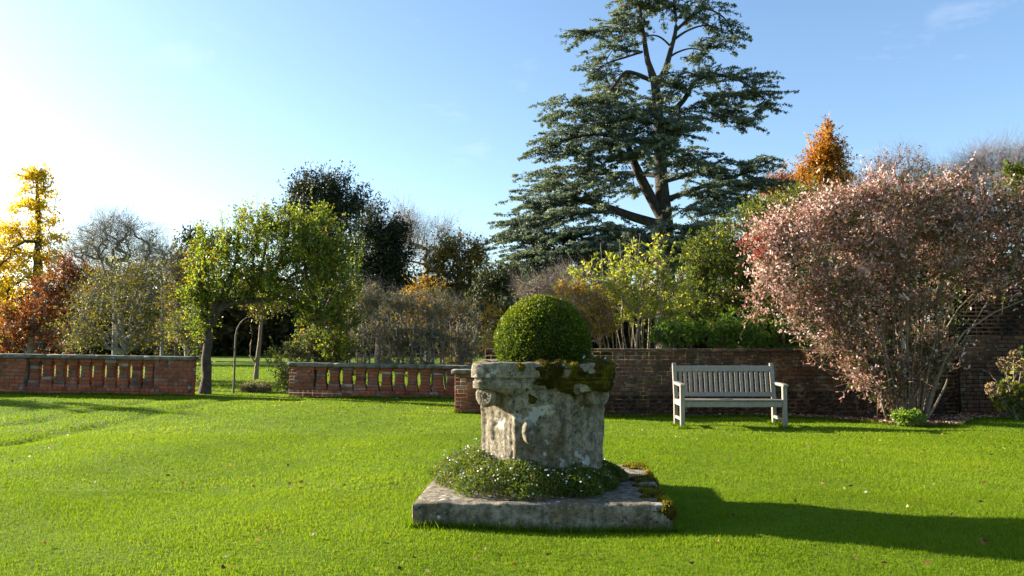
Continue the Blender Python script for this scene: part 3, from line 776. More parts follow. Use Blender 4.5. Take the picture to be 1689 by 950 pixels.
# ------------------------------------------------------------------ trees and shrubs
def sample_blobs(blobs, Y, n, r, shell=2.2, depth=.8):
    """blobs traced in the picture as (px, py, rx, ry[, metres behind]) at distance Y -> points in their volume"""
    m = pxm(Y); w = np.array([(b[2] * b[3]) ** .8 for b in blobs]); pick = r.choice(len(blobs), n, p=w / w.sum())
    cen = np.array([at(b[0], b[1], Y) + (0, b[4] if len(b) > 4 else 0, 0) for b in blobs])
    rad = np.array([(b[2] * m, (b[5] * m if len(b) > 5 else b[2] * m * depth), b[3] * m) for b in blobs])
    d = unit(r.normal(size=(n, 3))) * (r.random(n) ** (1 / shell))[:, None]
    return cen[pick] + d * rad[pick], d, pick
def grow(path, rad, targets, r, up=.25, tip=.012, steps=5, sag=0., pen=.35):
    """limbs: join each target to the nearest wood, thick by what it carries"""
    nodes = [np.array(p, float) for p in path]; par = [-1] + list(range(len(path) - 1)); chains = []
    base_n = len(nodes); root = nodes[0]
    order = np.argsort(np.linalg.norm(targets - np.array(nodes[-1 if len(nodes) < 3 else len(nodes) // 2]), axis=1))
    arr = np.array(nodes)
    for t in targets[order]:
        d = np.linalg.norm(arr - t, axis=1)
        cost = d + pen * np.maximum(0, arr[:, 2] - t[2] + .15 * d) * 2
        cost[0] += 1e3 if len(arr) > 2 else 0
        k = int(np.argmin(cost)); a = arr[k]
        v = t - a; ln = np.linalg.norm(v)
        ctrl = a + v * .45 + np.array((0, 0, up * ln)) + r.normal(0, .07 * ln, 3)
        s = np.linspace(0, 1, steps)[:, None]
        pts = (1 - s) ** 2 * a + 2 * s * (1 - s) * ctrl + s ** 2 * t
        pts[1:-1] += r.normal(0, .022 * ln, (steps - 2, 3))
        ids = [k]
        for p in pts[1:]:
            par.append(ids[-1]); nodes.append(p); ids.append(len(nodes) - 1)
        arr = np.vstack([arr, pts[1:]]); chains.append(ids)
    cnt = np.zeros(len(nodes))
    for c in chains: cnt[c[-1]] += 1
    for k in range(len(nodes) - 1, 0, -1): cnt[par[k]] += cnt[k]
    R = tip * np.maximum(cnt, 1) ** .48
    return arr, chains, R
def woody(root_o, base, path, rads, targets, bark, r, tip, twigs, twl, up=.25, sides=6, pen=.35, extra=None, twr=.35, tup=.3, fine2=True):
    path = np.array(path, float); rads = np.array(rads, float)
    s = np.linspace(0, len(path) - 1, (len(path) - 1) * 5 + 1); k = np.minimum(s.astype(int), len(path) - 2); f = (s - k)[:, None]
    # catmull-rom through the traced path
    g = lambda i: path[np.clip(i, 0, len(path) - 1)]
    p0, p1, p2, p3 = g(k - 1), g(k), g(k + 1), g(k + 2)
    fine = .5 * (2 * p1 + (p2 - p0) * f + (2 * p0 - 5 * p1 + 4 * p2 - p3) * f ** 2 + (3 * p1 - p0 - 3 * p2 + p3) * f ** 3)
    rr = np.interp(s, np.arange(len(path)), rads)
    mb = MB(); V, Q = tubes(fine[None], (rr * (1 + .06 * np.sin(s * 5)))[None], 10); mb.add(V - base, Q)
    arr, chains, R = grow(fine, rads, targets, r, up, tip, pen=pen)
    if chains:
        Pc = np.array([arr[c] for c in chains]); Rc = np.array([R[c] for c in chains])
        start_cap = Rc[:, 1] * 1.25
        Rc[:, 0] = np.minimum(Rc[:, 0], start_cap); V, Q = tubes(Pc, Rc, sides if base[1] < 24 else 4); mb.add(V - base, Q)
        if twigs:
            n = len(targets) * twigs; st = np.repeat(Pc[:, -1], twigs, 0)
            back = r.random(n)[:, None] * .6; st = st * (1 - back) + np.repeat(Pc[:, -2], twigs, 0) * back
            dr = unit(np.repeat(Pc[:, -1] - Pc[:, -3], twigs, 0)) * .8 + r.normal(0, .55, (n, 3)) + (0, 0, tup)
            ln = twl * r.uniform(.5, 1.3, n)[:, None]; dr = unit(dr)
            mid = st + dr * ln * .5 + r.normal(0, .06, (n, 3)) * ln; en = st + dr * ln + r.normal(0, .1, (n, 3)) * ln
            V, Q = tubes(np.stack([st, mid, en] if base[1] < 30 or fine2 else [st, en], 1), (np.array([1, .7, .3]) if base[1] < 30 or fine2 else np.array([1, .4])) * tip * twr + np.zeros((n, 1)), 3); mb.add(V - base, Q)
            n2 = n * (2 if fine2 else 1); k2 = np.repeat(np.arange(n), 2 if fine2 else 1)
            st2 = mid[k2]; d2 = unit(dr[k2] + r.normal(0, .6, (n2, 3))); l2 = ln[k2] * .55
            V, Q = tubes(np.stack([st2, st2 + d2 * l2], 1), np.array([.6, .3]) * tip * twr + np.zeros((n2, 1)), 3); mb.add(V - base, Q)
    if extra:
        for (pp, ra, rb) in extra:
            pp = np.array(pp); V, Q = tubes(pp[None], np.linspace(ra, rb, len(pp))[None], 8); mb.add(V - base, Q)
    return mb.build('trunk', M[bark], root_o, smooth=True)

def crown(root_o, base, cen, dirs, per, crad, L, Wd, mat, r, up=.3, outw=.5, vmean=.5, vsd=.13, clv=.25, name='crown', flat=1.0, vadd=None, bark='bark_twig', tl=2.8, lpt=9, tw=1.0):
    """leaves set along short twigs that leave each clump"""
    nt = max(1, int(round(per / lpt))); m = max(1, int(round(per / nt))); N = len(cen) * nt
    k = np.repeat(np.arange(len(cen)), nt)
    dT = unit(r.normal(0, .75, (N, 3)) + dirs[k] * outw * 1.3 + (0, 0, up)); dT[:, 2] *= flat ** .5
    ln = crad * tl * r.uniform(.5, 1.35, N)
    st = cen[k] + np.clip(r.normal(0, .5, (N, 3)), -1, 1) * (crad, crad, crad * flat) - dT * (ln * .35)[:, None]
    bend = r.normal(0, .18, (N, 3)) * ln[:, None]
    def pos(t): return st[:, None] + dT[:, None] * (ln[:, None] * t)[..., None] + bend[:, None] * (t * t)[..., None]
    t = r.random((N, m)) ** .8
    P = pos(t).reshape(-1, 3); n = len(P); kk = np.repeat(np.arange(N), m)
    D = unit(dT[kk] * .7 + r.normal(0, .75, (n, 3)) + (0, 0, up * .3))
    Ls = L * r.uniform(.6, 1.25, n)
    V, Q = leaves(P + D * (Ls * .55)[:, None], D, Ls, Wd * r.uniform(.7, 1.2, n), .22, r)
    cv = r.normal(0, clv, len(cen))
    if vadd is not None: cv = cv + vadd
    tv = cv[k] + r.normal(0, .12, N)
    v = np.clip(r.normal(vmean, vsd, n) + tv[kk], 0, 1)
    o = mesh_obj(name, V - base, Q, mat, root_o, attr=np.repeat(v, 4), kind='stuff')
    if base[1] < 24 and tw:
        tt = np.array([0, 1.0])[None].repeat(N, 0)
        V, Q = tubes(pos(tt), np.array([.05, .03]) * Wd * 1.6 * tw + np.zeros((N, 1)), 3)
        mesh_obj('twig', V - base, Q, M[bark], root_o, kind='stuff')
    return o

def tree(name, label, cat, Y, trunk, rads, blobs, clumps, per, crad, leaf, mat, bark='bark_dark', targets=90, twigs=3, twl=.5, tip=.014,
         seed=0, up=.25, shell=2.2, depth=.8, flat=1.0, lup=.3, group=None, vmean=.5, clv=.22, pen=.35, extra=None, twr=.35, outw=.5, tup=.3, floor=None, gap=.6, tl=2.8, lpt=9, vfun=None, tw=1.0):
    r = np.random.default_rng(1000 + seed)
    b0 = gpt(trunk[0][0], Y + (trunk[0][2] if len(trunk[0]) > 2 else 0))
    if floor is not None: b0[2] = floor
    path = [b0 - (0, 0, .08)] + [at(t[0], t[1], Y + (t[2] if len(t) > 2 else 0)) for t in trunk[1:]]
    root = thing(name, label, cat, tuple(b0), 0, group)
    cen, d, _ = sample_blobs(blobs, Y, int(clumps * (1 + gap * 1.4)), r, shell, depth)
    if gap:                                                          # keep the clumps where a noise field is high: gaps and masses
        sc = 1.0 / (np.mean([math.sqrt(b[2] * b[3]) for b in blobs]) * pxm(Y) * .75)
        f = np.array([noise.noise(Vector(p * sc) + Vector((seed, 0, 0))) for p in cen]) + r.normal(0, .10, len(cen))
        keep = np.argsort(-f)[:clumps]; cen, d = cen[keep], d[keep]
    cen[:, 2] = np.maximum(cen[:, 2], gz(cen[:, 0], cen[:, 1]) + .06)
    tg = cen[r.choice(clumps, min(targets, clumps), replace=False)]
    ex = [([at(p[0], p[1], Y + (p[2] if len(p) > 2 else 0)) for p in e[0]], e[1], e[2]) for e in extra] if extra else None
    woody(root, b0, path, rads, tg, bark, r, tip, twigs, twl, up, pen=pen, extra=ex, twr=twr, tup=tup, fine2=per < 11)
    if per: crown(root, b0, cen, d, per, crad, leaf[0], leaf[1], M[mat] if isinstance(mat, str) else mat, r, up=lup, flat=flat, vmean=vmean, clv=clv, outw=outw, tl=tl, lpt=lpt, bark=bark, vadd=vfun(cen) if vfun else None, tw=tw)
    return root

LM = leaf_mat
M['cedar'] = LM('cedar_needles', [(0, (.045, .064, .048)), (.4, (.108, .145, .098)), (.75, (.18, .22, .14)), (1, (.26, .29, .17))], .38, .55, .25, (1, 1, .7))
M['yellow'] = LM('yellow_leaf', [(0, (.45, .29, .02)), (.5, (.70, .50, .03)), (.85, (.80, .62, .06)), (1, (.42, .42, .06))], .6, .5, .2)
M['rust'] = LM('rust_leaf', [(0, (.09, .022, .012)), (.5, (.20, .055, .02)), (.85, (.32, .11, .03)), (1, (.36, .20, .05))], .45, .5, .2)
M['olive'] = LM('olive_leaf', [(0, (.07, .062, .012)), (.5, (.16, .145, .022)), (.85, (.25, .215, .025)), (1, (.36, .29, .035))], .48, .5, .2)
M['apple'] = LM('apple_leaf', [(0, (.04, .065, .010)), (.45, (.10, .15, .015)), (.8, (.24, .30, .022)), (.95, (.36, .40, .03)), (1, (.42, .22, .03))], .55, .45, .3)
M['yew'] = LM('yew_leaf', [(0, (.010, .016, .008)), (.5, (.024, .036, .013)), (.85, (.055, .066, .018)), (1, (.11, .10, .022))], .2, .5, .25)
M['autumn'] = LM('autumn_leaf', [(0, (.085, .07, .018)), (.5, (.20, .155, .03)), (.85, (.33, .22, .035)), (1, (.46, .27, .035))], .48, .5, .2)
M['gold'] = LM('gold_leaf', [(0, (.20, .10, .015)), (.5, (.42, .25, .02)), (.85, (.56, .36, .03)), (1, (.40, .33, .06))], .5, .5, .2)
M['lime'] = LM('lime_leaf', [(0, (.16, .19, .02)), (.5, (.34, .38, .04)), (.85, (.50, .50, .06)), (1, (.60, .52, .07))], .55, .45, .25)
M['laurel'] = LM('glossy_leaf', [(0, (.034, .058, .010)), (.5, (.10, .135, .016)), (.85, (.21, .235, .022)), (1, (.36, .34, .035))], .46, .45, .28)
M['green'] = LM('fresh_leaf', [(0, (.05, .12, .014)), (.5, (.12, .23, .022)), (1, (.27, .38, .035))], .55, .4, .3)
M['cypress'] = LM('cypress_leaf', [(0, (.22, .075, .012)), (.5, (.42, .17, .020)), (.85, (.56, .27, .03)), (1, (.42, .30, .05))], .4, .6, .15)
M['beech'] = LM('beech_leaf', [(0, (.12, .045, .028)), (.5, (.24, .10, .06)), (1, (.36, .19, .13))], .4, .6, .15)
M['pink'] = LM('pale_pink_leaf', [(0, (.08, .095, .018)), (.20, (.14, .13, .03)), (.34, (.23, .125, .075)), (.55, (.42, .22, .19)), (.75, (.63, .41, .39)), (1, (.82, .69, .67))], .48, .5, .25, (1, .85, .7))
M['hedge'] = LM('hedge_leaf', [(0, (.045, .045, .016)), (.4, (.12, .115, .04)), (.7, (.22, .21, .075)), (.9, (.22, .28, .03)), (1, (.42, .2, .06))], .48, .5, .25)
M['grey'] = LM('grey_leaf', [(0, (.10, .09, .05)), (.6, (.22, .20, .12)), (1, (.30, .24, .10))], .35, .6, .15)

# --- the great cedar
CYD = 55.0
def cedar():
    r = np.random.default_rng(77); m = pxm(CYD)
    tr = [(1098, 592), (1098, 440), (1097, 370), (1091, 300), (1088, 235), (1085, 175), (1080, 135), (1068, 100), (1061, 55), (1056, 20), (1048, -25)]
    rd = [.75, .66, .58, .46, .40, .36, .30, .20, .15, .11, .05]
    b0 = gpt(1098, CYD); path = [b0 - (0, 0, .1)] + [at(p[0], p[1], CYD) for p in tr[1:]]
    root = thing('cedar_tree', 'tall dark blue-green cedar with spreading layered branches, rising above all other trees', 'tree', tuple(b0))
    ex = []
    def limb(pts, a, b): 
        P_ = np.array([at(p[0], p[1], CYD + (p[2] if len(p) > 2 else 0)) for p in pts]); s = np.linspace(0, len(P_) - 1, len(P_) * 4)
        k = np.minimum(s.astype(int), len(P_) - 2); f = (s - k)[:, None]; g_ = lambda i: P_[np.clip(i, 0, len(P_) - 1)]
        p0, p1, p2, p3 = g_(k - 1), g_(k), g_(k + 1), g_(k + 2)
        ex.append((.5 * (2 * p1 + (p2 - p0) * f + (2 * p0 - 5 * p1 + 4 * p2 - p3) * f ** 2 + (3 * p1 - p0 - 3 * p2 + p3) * f ** 3), a, b))
    limb([(1090, 355), (1068, 315, -.3), (1052, 282, -.8), (1042, 258, -1), (1030, 225, -1)], .42, .18)
    limb([(1092, 372), (1045, 358, -.6), (1000, 342, -1), (945, 328, -1.5), (900, 345, -2), (850, 372, -2)], .38, .08)
    limb([(1000, 345, -1), (950, 352, -2), (905, 358, -3), (870, 372, -3)], .2, .06)
    limb([(1082, 175), (1110, 180, -.4), (1130, 162, -.6), (1146, 135, -.8), (1180, 124, -1), (1225, 135, -1.5), (1262, 165, -1.5)], .24, .05)
    limb([(1085, 140), (1098, 112), (1107, 80), (1115, 45), (1112, 5), (1108, -25)], .24, .06)
    limb([(1115, 50), (1140, 28), (1165, 15), (1195, 30), (1212, 60)], .12, .03)
    limb([(1112, 65), (1135, 50), (1165, 42), (1195, 55)], .10, .03)
    limb([(1103, 95), (1118, 86), (1140, 80), (1165, 85)], .09, .03)
    limb([(1105, 75), (1090, 62), (1075, 58), (1060, 62)], .08, .04)
    limb([(1072, 132), (1050, 122, -.5), (1030, 120, -1), (1010, 145, -1.4), (985, 165, -1.5), (940, 170, -1.5)], .17, .04)
    limb([(1062, 50), (1030, 52), (985, 50), (945, 56)], .11, .03)
    limb([(1060, 85), (1030, 95, .5), (1000, 105, .6), (975, 122, .6)], .10, .03)
    limb([(1096, 330), (1130, 318, 1), (1180, 300, 1.5), (1230, 285, 1.5), (1278, 262, 1.5)], .22, .05)
    limb([(1094, 300), (1130, 290, 2), (1175, 272, 2), (1200, 258, 2)], .16, .04)
    limb([(1088, 235), (1040, 232, -1), (980, 222, -2), (915, 235, -2)], .17, .04)
    limb([(1090, 290), (1030, 285, 2), (960, 288, 2), (890, 285, 2)], .2, .04)
    # foliage plates: centre px, half length, half thickness, metres behind (+) or before (-) the trunk
    pads = [(1000, 55, 55, 9, 0), (965, 57, 30, 9, -.5), (1045, 45, 35, 10, 1), (1080, 8, 45, 12, .5), (1060, -8, 50, 10, 0), (1130, 5, 50, 11, 0), (1165, 18, 45, 13, -.6), (1190, 45, 28, 16, 0),
            (1200, 68, 22, 14, 0), (1170, 72, 34, 13, 1), (1150, 95, 30, 9, 1), (1015, 80, 35, 8, .8), (1000, 105, 38, 9, .5), (985, 125, 30, 9, .5), (1030, 130, 45, 10, 1.5),
            (940, 168, 42, 10, -1.5), (918, 186, 22, 10, -1.5), (985, 170, 50, 12, -1), (1010, 150, 45, 12, .5), (1000, 190, 55, 11, -2),
            (1110, 128, 42, 11, -1.8), (1120, 145, 35, 10, -1.5), (1075, 165, 40, 11, 2), (1060, 200, 60, 14, -2.5), (1110, 215, 45, 12, -2), (1130, 190, 35, 12, 1),
            (1180, 122, 50, 9, -1), (1225, 128, 40, 10, -1.5), (1250, 152, 34, 11, -1.5), (1262, 178, 26, 10, -1.5), (1205, 160, 50, 12, -.5), (1195, 185, 40, 11, 0), (1225, 200, 30, 9, -1), (1160, 170, 30, 10, .5),
            (950, 218, 65, 11, -2), (905, 236, 24, 9, -2), (1000, 232, 65, 12, -2.4), (935, 250, 55, 11, -2), (1010, 255, 45, 10, -3),
            (960, 280, 75, 12, -1), (895, 286, 26, 8, 1), (985, 300, 70, 12, -2.5), (920, 305, 60, 11, -1), (1120, 245, 45, 10, 2.5), (1060, 262, 30, 9, 3), (1135, 262, 40, 11, 2),
            (910, 328, 62, 10, -2), (868, 335, 28, 9, -2), (960, 322, 60, 10, -3), (1040, 312, 30, 8, 3),
            (1150, 285, 50, 12, 2), (1190, 272, 40, 9, 2), (1235, 278, 38, 10, 1.5), (1262, 262, 24, 6, 1.5), (1255, 300, 42, 14, 1), (1200, 305, 60, 13, 1), (1160, 318, 50, 12, 0), (1150, 345, 60, 12, -1), (1215, 335, 60, 15, 0),
            (885, 365, 55, 13, -3), (858, 388, 34, 14, -3), (925, 388, 65, 12, -4), (990, 378, 60, 10, -4.5), (1040, 390, 60, 12, -5), (1105, 398, 60, 11, -4.5), (870, 415, 45, 17, -4), (935, 415, 65, 14, -5), (1000, 412, 60, 12, -6),
            (880, 445, 55, 16, -5), (960, 442, 60, 14, -6), (1040, 425, 60, 14, -6), (1100, 430, 60, 14, -5), (1170, 375, 55, 14, -3), (1160, 405, 60, 15, -4), (1100, 375, 50, 8, -5), (1060, 405, 60, 14, -6), (1120, 412, 60, 14, -6), (1070, 182, 45, 12, -2.5), (1105, 204, 45, 12, -2.5), (1080, 230, 50, 12, -3), (1065, 252, 45, 10, -3), (1120, 270, 40, 9, -2.5), (1020, 28, 40, 9, 0), (1000, 205, 60, 12, -1), (960, 350, 70, 11, -4), (900, 470, 60, 18, -6), (1180, 440, 60, 18, -5)]
    Vs, As = [], []; tg = []
    allC, allD, allA = [], [], []; fans = []
    for (cx, cy, rx, ry, dy) in pads:
        c0 = at(cx, cy, CYD + dy); RX, RZ = rx * m, ry * m
        nf = int(np.clip(rx * ry / 75, 4, 14) * (3.6 if cy > 355 else (1.8 if cx > 1120 and cy < 110 else 2.4)))   # flat fans in this plate
        side = np.sign(cx - 1090)
        for _f in range(nf):
            az = r.uniform(0, 2 * np.pi); rr = math.sqrt(r.random()) * .75
            c = c0 + np.array((math.cos(az) * rr * RX, math.sin(az) * rr * RX * .75, RZ * (r.normal(.15, .42) - .35 * rr)))
            a2 = az + r.normal(0, .6) if rr > .25 else r.uniform(0, 6.28)
            hd = np.array((math.cos(a2) + .55 * side, math.sin(a2) * .9, r.normal(-.05, .16))); hd /= np.linalg.norm(hd)
            lat = np.cross(hd, (0, 0, 1.0)); lat /= np.linalg.norm(lat); lat = lat + np.array((0, 0, r.normal(0, .22)))
            Lf = r.uniform(1.5, 3.0) * (.6 + .4 * min(1, rx / 45)); droop = r.uniform(.06, .20)
            nb_ = int(9 * Lf); tb = r.random(nb_); sgn = np.where(r.random(nb_) < .5, -1, 1)
            bl = (.30 + .75 * (1 - tb)) * r.uniform(.5, 1.2, nb_) * .55 * (Lf / 2) ** .5
            q = np.concatenate([r.random((nb_, 7)), np.ones((nb_, 1))], 1); nq = q.shape[1]
            base_ = c + hd * ((tb - .35) * Lf)[:, None] - np.array((0, 0, 1)) * (droop * Lf * tb ** 2)[:, None]
            bd_ = hd * .75 + lat * sgn[:, None] * r.uniform(.5, 1.1, nb_)[:, None]
            pos = base_[:, None] + bd_[:, None] * (q * bl[:, None])[..., None] + r.normal(0, .045, (nb_, nq, 3))
            pos[..., 2] -= .22 * (q * q) * bl[:, None]
            dd = bd_[:, None] * .5 + r.normal(0, .55, (nb_, nq, 3)); dd[..., 2] += .15
            allC.append(pos.reshape(-1, 3)); allD.append(dd.reshape(-1, 3))
            allA.append(np.clip(r.normal(.42, .13) + r.normal(0, .16, (nb_, nq)) + .15 * q, 0, 1).ravel())
            tg.append(c - hd * .3 * Lf)
            fans.append((c - hd * .35 * Lf, c + hd * .15 * Lf, c + hd * .6 * Lf - (0, 0, droop * Lf * .8)))
    C = np.concatenate(allC); D = np.concatenate(allD); A = np.concatenate(allA); n = len(C)
    V, Q = leaves(C, D, r.uniform(.16, .31, n), r.uniform(.05, .085, n), .15, r)
    mesh_obj('crown', V - b0, Q, M['cedar'], root, attr=np.repeat(A, 4), kind='stuff')
    # twigs join the limbs, not only the trunk
    mb = MB(); V, Q = tubes(np.array(path)[None], np.array(rd)[None], 10)
    s = np.linspace(0, 1, 41); pth = np.array(path); kk = np.linspace(0, len(pth) - 1, 50); pf = np.stack([np.interp(kk, np.arange(len(pth)), pth[:, j]) for j in range(3)], 1); rf = np.interp(kk, np.arange(len(pth)), rd)
    V, Q = tubes(pf[None], rf[None], 12); mb.add(V - b0, Q)
    wood = [pf[12:]]
    for (pp, a_, b_) in ex:
        V, Q = tubes(pp[None], np.linspace(a_, b_, len(pp))[None], 8); mb.add(V - b0, Q); wood.append(pp)
    wood = np.concatenate(wood); ch = []; tg = np.array(tg)
    dm = np.array([np.linalg.norm(wood - t, axis=1).min() for t in tg])
    for t in tg[np.argsort(dm)]:
        d = np.linalg.norm(wood - t, axis=1) + .8 * np.maximum(0, wood[:, 2] - t[2] - .3); k = int(np.argmin(d)); a_ = wood[k]
        s_ = np.linspace(0, 1, 5)[:, None]; ctrl = a_ + (t - a_) * .5 + (0, 0, .08 * np.linalg.norm(t - a_))
        c_ = (1 - s_) ** 2 * a_ + 2 * s_ * (1 - s_) * ctrl + s_ ** 2 * t; ch.append(c_); wood = np.vstack([wood, c_[2:]])
    V, Q = tubes(np.array(ch), np.linspace(.045, .02, 5)[None] + np.zeros((len(ch), 1)), 4); mb.add(V - b0, Q)
    V, Q = tubes(np.array(fans), np.array([.03, .02, .008]) + np.zeros((len(fans), 1)), 3); mb.add(V - b0, Q)
    mb.build('trunk', M['bark_cedar'], root, smooth=True)
cedar()

# --- left side
tree('ginkgo_tree', 'tall slender tree in bright yellow autumn leaf, behind the rust coloured bush', 'tree', 48, [(62, 600), (62, 480), (63, 400), (62, 330), (60, 285)], [.34, .28, .2, .12, .04],
     [(62, 288, 16, 10), (40, 292, 10, 6), (80, 302, 12, 6), (55, 315, 26, 8), (85, 322, 12, 7), (60, 340, 30, 8), (30, 348, 18, 6), (75, 365, 30, 8), (45, 378, 40, 10), (10, 385, 26, 9), (80, 395, 24, 9), (25, 405, 45, 14), (70, 425, 32, 12), (10, 435, 40, 16), (60, 455, 34, 14), (10, 475, 34, 18), (-15, 510, 34, 26), (5, 550, 28, 24), (-30, 430, 40, 40)],
     1150, 15, .22, (.17, .10), 'yellow', 'bark_dark', 140, 3, .9, .014, 1, up=-.05, flat=.7, pen=.1, shell=3, depth=1.0, gap=.9, tl=3.6, clv=.15)
tree('rust_bush', 'dense bush in rusty red autumn leaf, behind the long brick balustrade', 'shrub', 27, [(45, 600), (50, 560), (60, 500)], [.12, .10, .06],
     [(40, 540, 45, 42), (15, 560, 30, 28), (75, 500, 50, 40), (110, 470, 40, 36), (85, 560, 40, 28), (130, 450, 28, 24), (10, 520, 26, 20), (100, 440, 24, 16)],
     520, 22, .20, (.085, .055), 'rust', 'bark_twig', 170, 5, .5, .010, 2)
tree('bare_tree', 'grey bare twiggy tree with a rounded crown, behind the olive shrub', 'tree', 42, [(190, 600), (190, 500), (188, 450), (186, 410)], [.13, .12, .10, .07],
     [(185, 400, 62, 36), (150, 410, 36, 30), (225, 410, 34, 34), (190, 380, 40, 18), (130, 440, 30, 24), (240, 440, 28, 26), (190, 450, 60, 34)],
     300, 3, .25, (.14, .08), 'autumn', 'bark_grey', 260, 7, 1.3, .018, 3, up=.12, shell=3)
tree('bare_tree', 'thin bare tree between the grey twiggy tree and the arched tree', 'tree', 46, [(268, 600), (268, 500), (266, 440)], [.10, .08, .05],
     [(262, 430, 30, 34), (250, 400, 18, 24), (285, 440, 20, 30)], 90, 4, .3, (.16, .09), 'autumn', 'bark_grey', 90, 6, 1.3, .016, 4, up=.12)
OE = [([(205, 584), (190, 520), (165, 470), (140, 450)], .045, .012), ([(205, 584), (215, 530), (228, 470), (240, 435)], .04, .012), ([(200, 584), (165, 545), (130, 525), (105, 520)], .04, .012),
      ([(208, 584), (235, 560), (262, 545), (290, 528)], .045, .012), ([(202, 584), (200, 500), (196, 450)], .04, .012), ([(198, 584), (178, 540), (150, 505)], .04, .012), ([(205, 584), (222, 550), (250, 500)], .035, .012)]
tree('olive_shrub', 'wide olive yellow shrub with fanning pale stems, behind the long brick balustrade', 'shrub', 24, [(204, 610), (204, 580), (203, 540), (200, 490)], [.06, .055, .04, .02],
     [(200, 500, 80, 55), (150, 520, 50, 50), (250, 500, 48, 60), (270, 540, 36, 40), (130, 555, 36, 26), (200, 455, 50, 24), (265, 450, 30, 30), (200, 560, 60, 22)],
     620, 15, .20, (.075, .035), 'olive', 'bark_grey', 240, 6, .6, .008, 5, extra=OE)
tree('dark_conifer', 'dark conifer between the bare tree and the arched tree', 'tree', 50, [(318, 600), (318, 480), (318, 400)], [.3, .2, .06],
     [(318, 405, 16, 22), (318, 440, 24, 26), (312, 480, 30, 30), (308, 530, 34, 36), (295, 570, 34, 24)], 260, 40, .45, (.26, .10), 'yew', 'bark_dark', 60, 2, .5, .02, 6)
tree('brown_bush', 'small reddish brown bush beside the dark conifer', 'shrub', 47, [(292, 600), (292, 540), (294, 450)], [.15, .1, .05],
     [(294, 425, 14, 16), (290, 450, 18, 20), (285, 490, 22, 30), (280, 540, 30, 36)], 160, 24, .35, (.16, .09), 'autumn', 'bark_dark', 50, 4, .7, .015, 7)

# --- the arched tree over the gap in the balustrade
AE = [([(352, 535), (362, 512, -.1), (385, 500, -.1), (420, 497, 0), (460, 492, .1), (495, 500, .2)], .06, .035),
      ([(350, 540), (345, 515), (335, 480), (320, 440)], .06, .02), ([(528, 540, .7), (505, 510, .6), (470, 494, .4), (430, 480, .2)], .09, .04),
      ([(528, 540, .7), (540, 505, .7), (556, 470, .6), (570, 430, .5)], .08, .02), ([(526, 600, .8), (524, 560, .75), (528, 535, .7), (520, 500, .6), (505, 455, .4), (500, 400, .3)], .13, .03),
      ([(527, 655, .8), (526, 600, .8)], .15, .13), ([(365, 510, -.1), (380, 470), (390, 420), (395, 370)], .05, .015), ([(400, 500), (430, 450), (440, 400), (450, 360)], .05, .012)]
r_ = tree('arched_tree', 'leafy green tree trained into an arch over the gap in the balustrade', 'tree', 19.1, [(339, 652), (341, 620), (340, 590), (344, 560), (343, 535), (352, 510), (372, 470), (395, 420)], [.155, .115, .11, .095, .085, .06, .035, .018],
     [(410, 440, 82, 52), (350, 450, 40, 56), (340, 410, 30, 34), (450, 400, 80, 52), (510, 410, 66, 58), (545, 440, 46, 56), (560, 490, 34, 36), (480, 470, 80, 34), (420, 480, 60, 22), (330, 500, 24, 36), (325, 480, 26, 40), (430, 370, 50, 30), (500, 370, 60, 30), (370, 400, 30, 30), (520, 510, 36, 34), (385, 492, 40, 10), (548, 545, 30, 40), (440, 440, 60, 34), (578, 525, 22, 44), (330, 540, 14, 30), (560, 575, 24, 24)],
     820, 38, .13, (.068, .040), 'apple', 'bark_dark', 300, 2, .35, .005, 8, extra=AE, lup=.5, clv=.14, up=.15, vmean=.64, gap=.22)
# upright water shoots on its crown
r = np.random.default_rng(88); n = 170
base = np.array(r_.location)
pxs = r.uniform(318, 590, n); tops = 345 + 60 * np.abs((pxs - 455) / 140) ** 1.7 + r.uniform(-18, 28, n)
S0 = np.array([at(x, y + 62, 19.1 + d) for x, y, d in zip(pxs, tops, r.uniform(-.9, .9, n))]); S1 = S0 + np.stack([r.normal(0, .10, n) + (pxs - 455) / 900, r.normal(0, .08, n), r.uniform(.45, 1.25, n)], 1)
V, Q = tubes(np.stack([S0, (S0 + S1) / 2 + r.normal(0, .03, (n, 3)), S1], 1), np.array([.006, .004, .002]) + np.zeros((n, 1)), 4)
mesh_obj('shoot_wood', V - base, Q, M['bark_dark'], r_, kind='stuff')
k = np.repeat(np.arange(n), 22); t = r.random(len(k))[:, None]
C = S0[k] * (1 - t) + S1[k] * t + r.normal(0, .03, (len(k), 3))
V, Q = leaves(C, unit(S1 - S0)[k] * .8 + r.normal(0, .7, (len(k), 3)), r.uniform(.05, .09, len(k)), r.uniform(.028, .045, len(k)), .22, r)
mesh_obj('shoot_foliage', V - base, Q, M['apple'], r_, attr=np.repeat(np.clip(r.normal(.80, .13, len(k)), 0, .97), 4), kind='stuff')

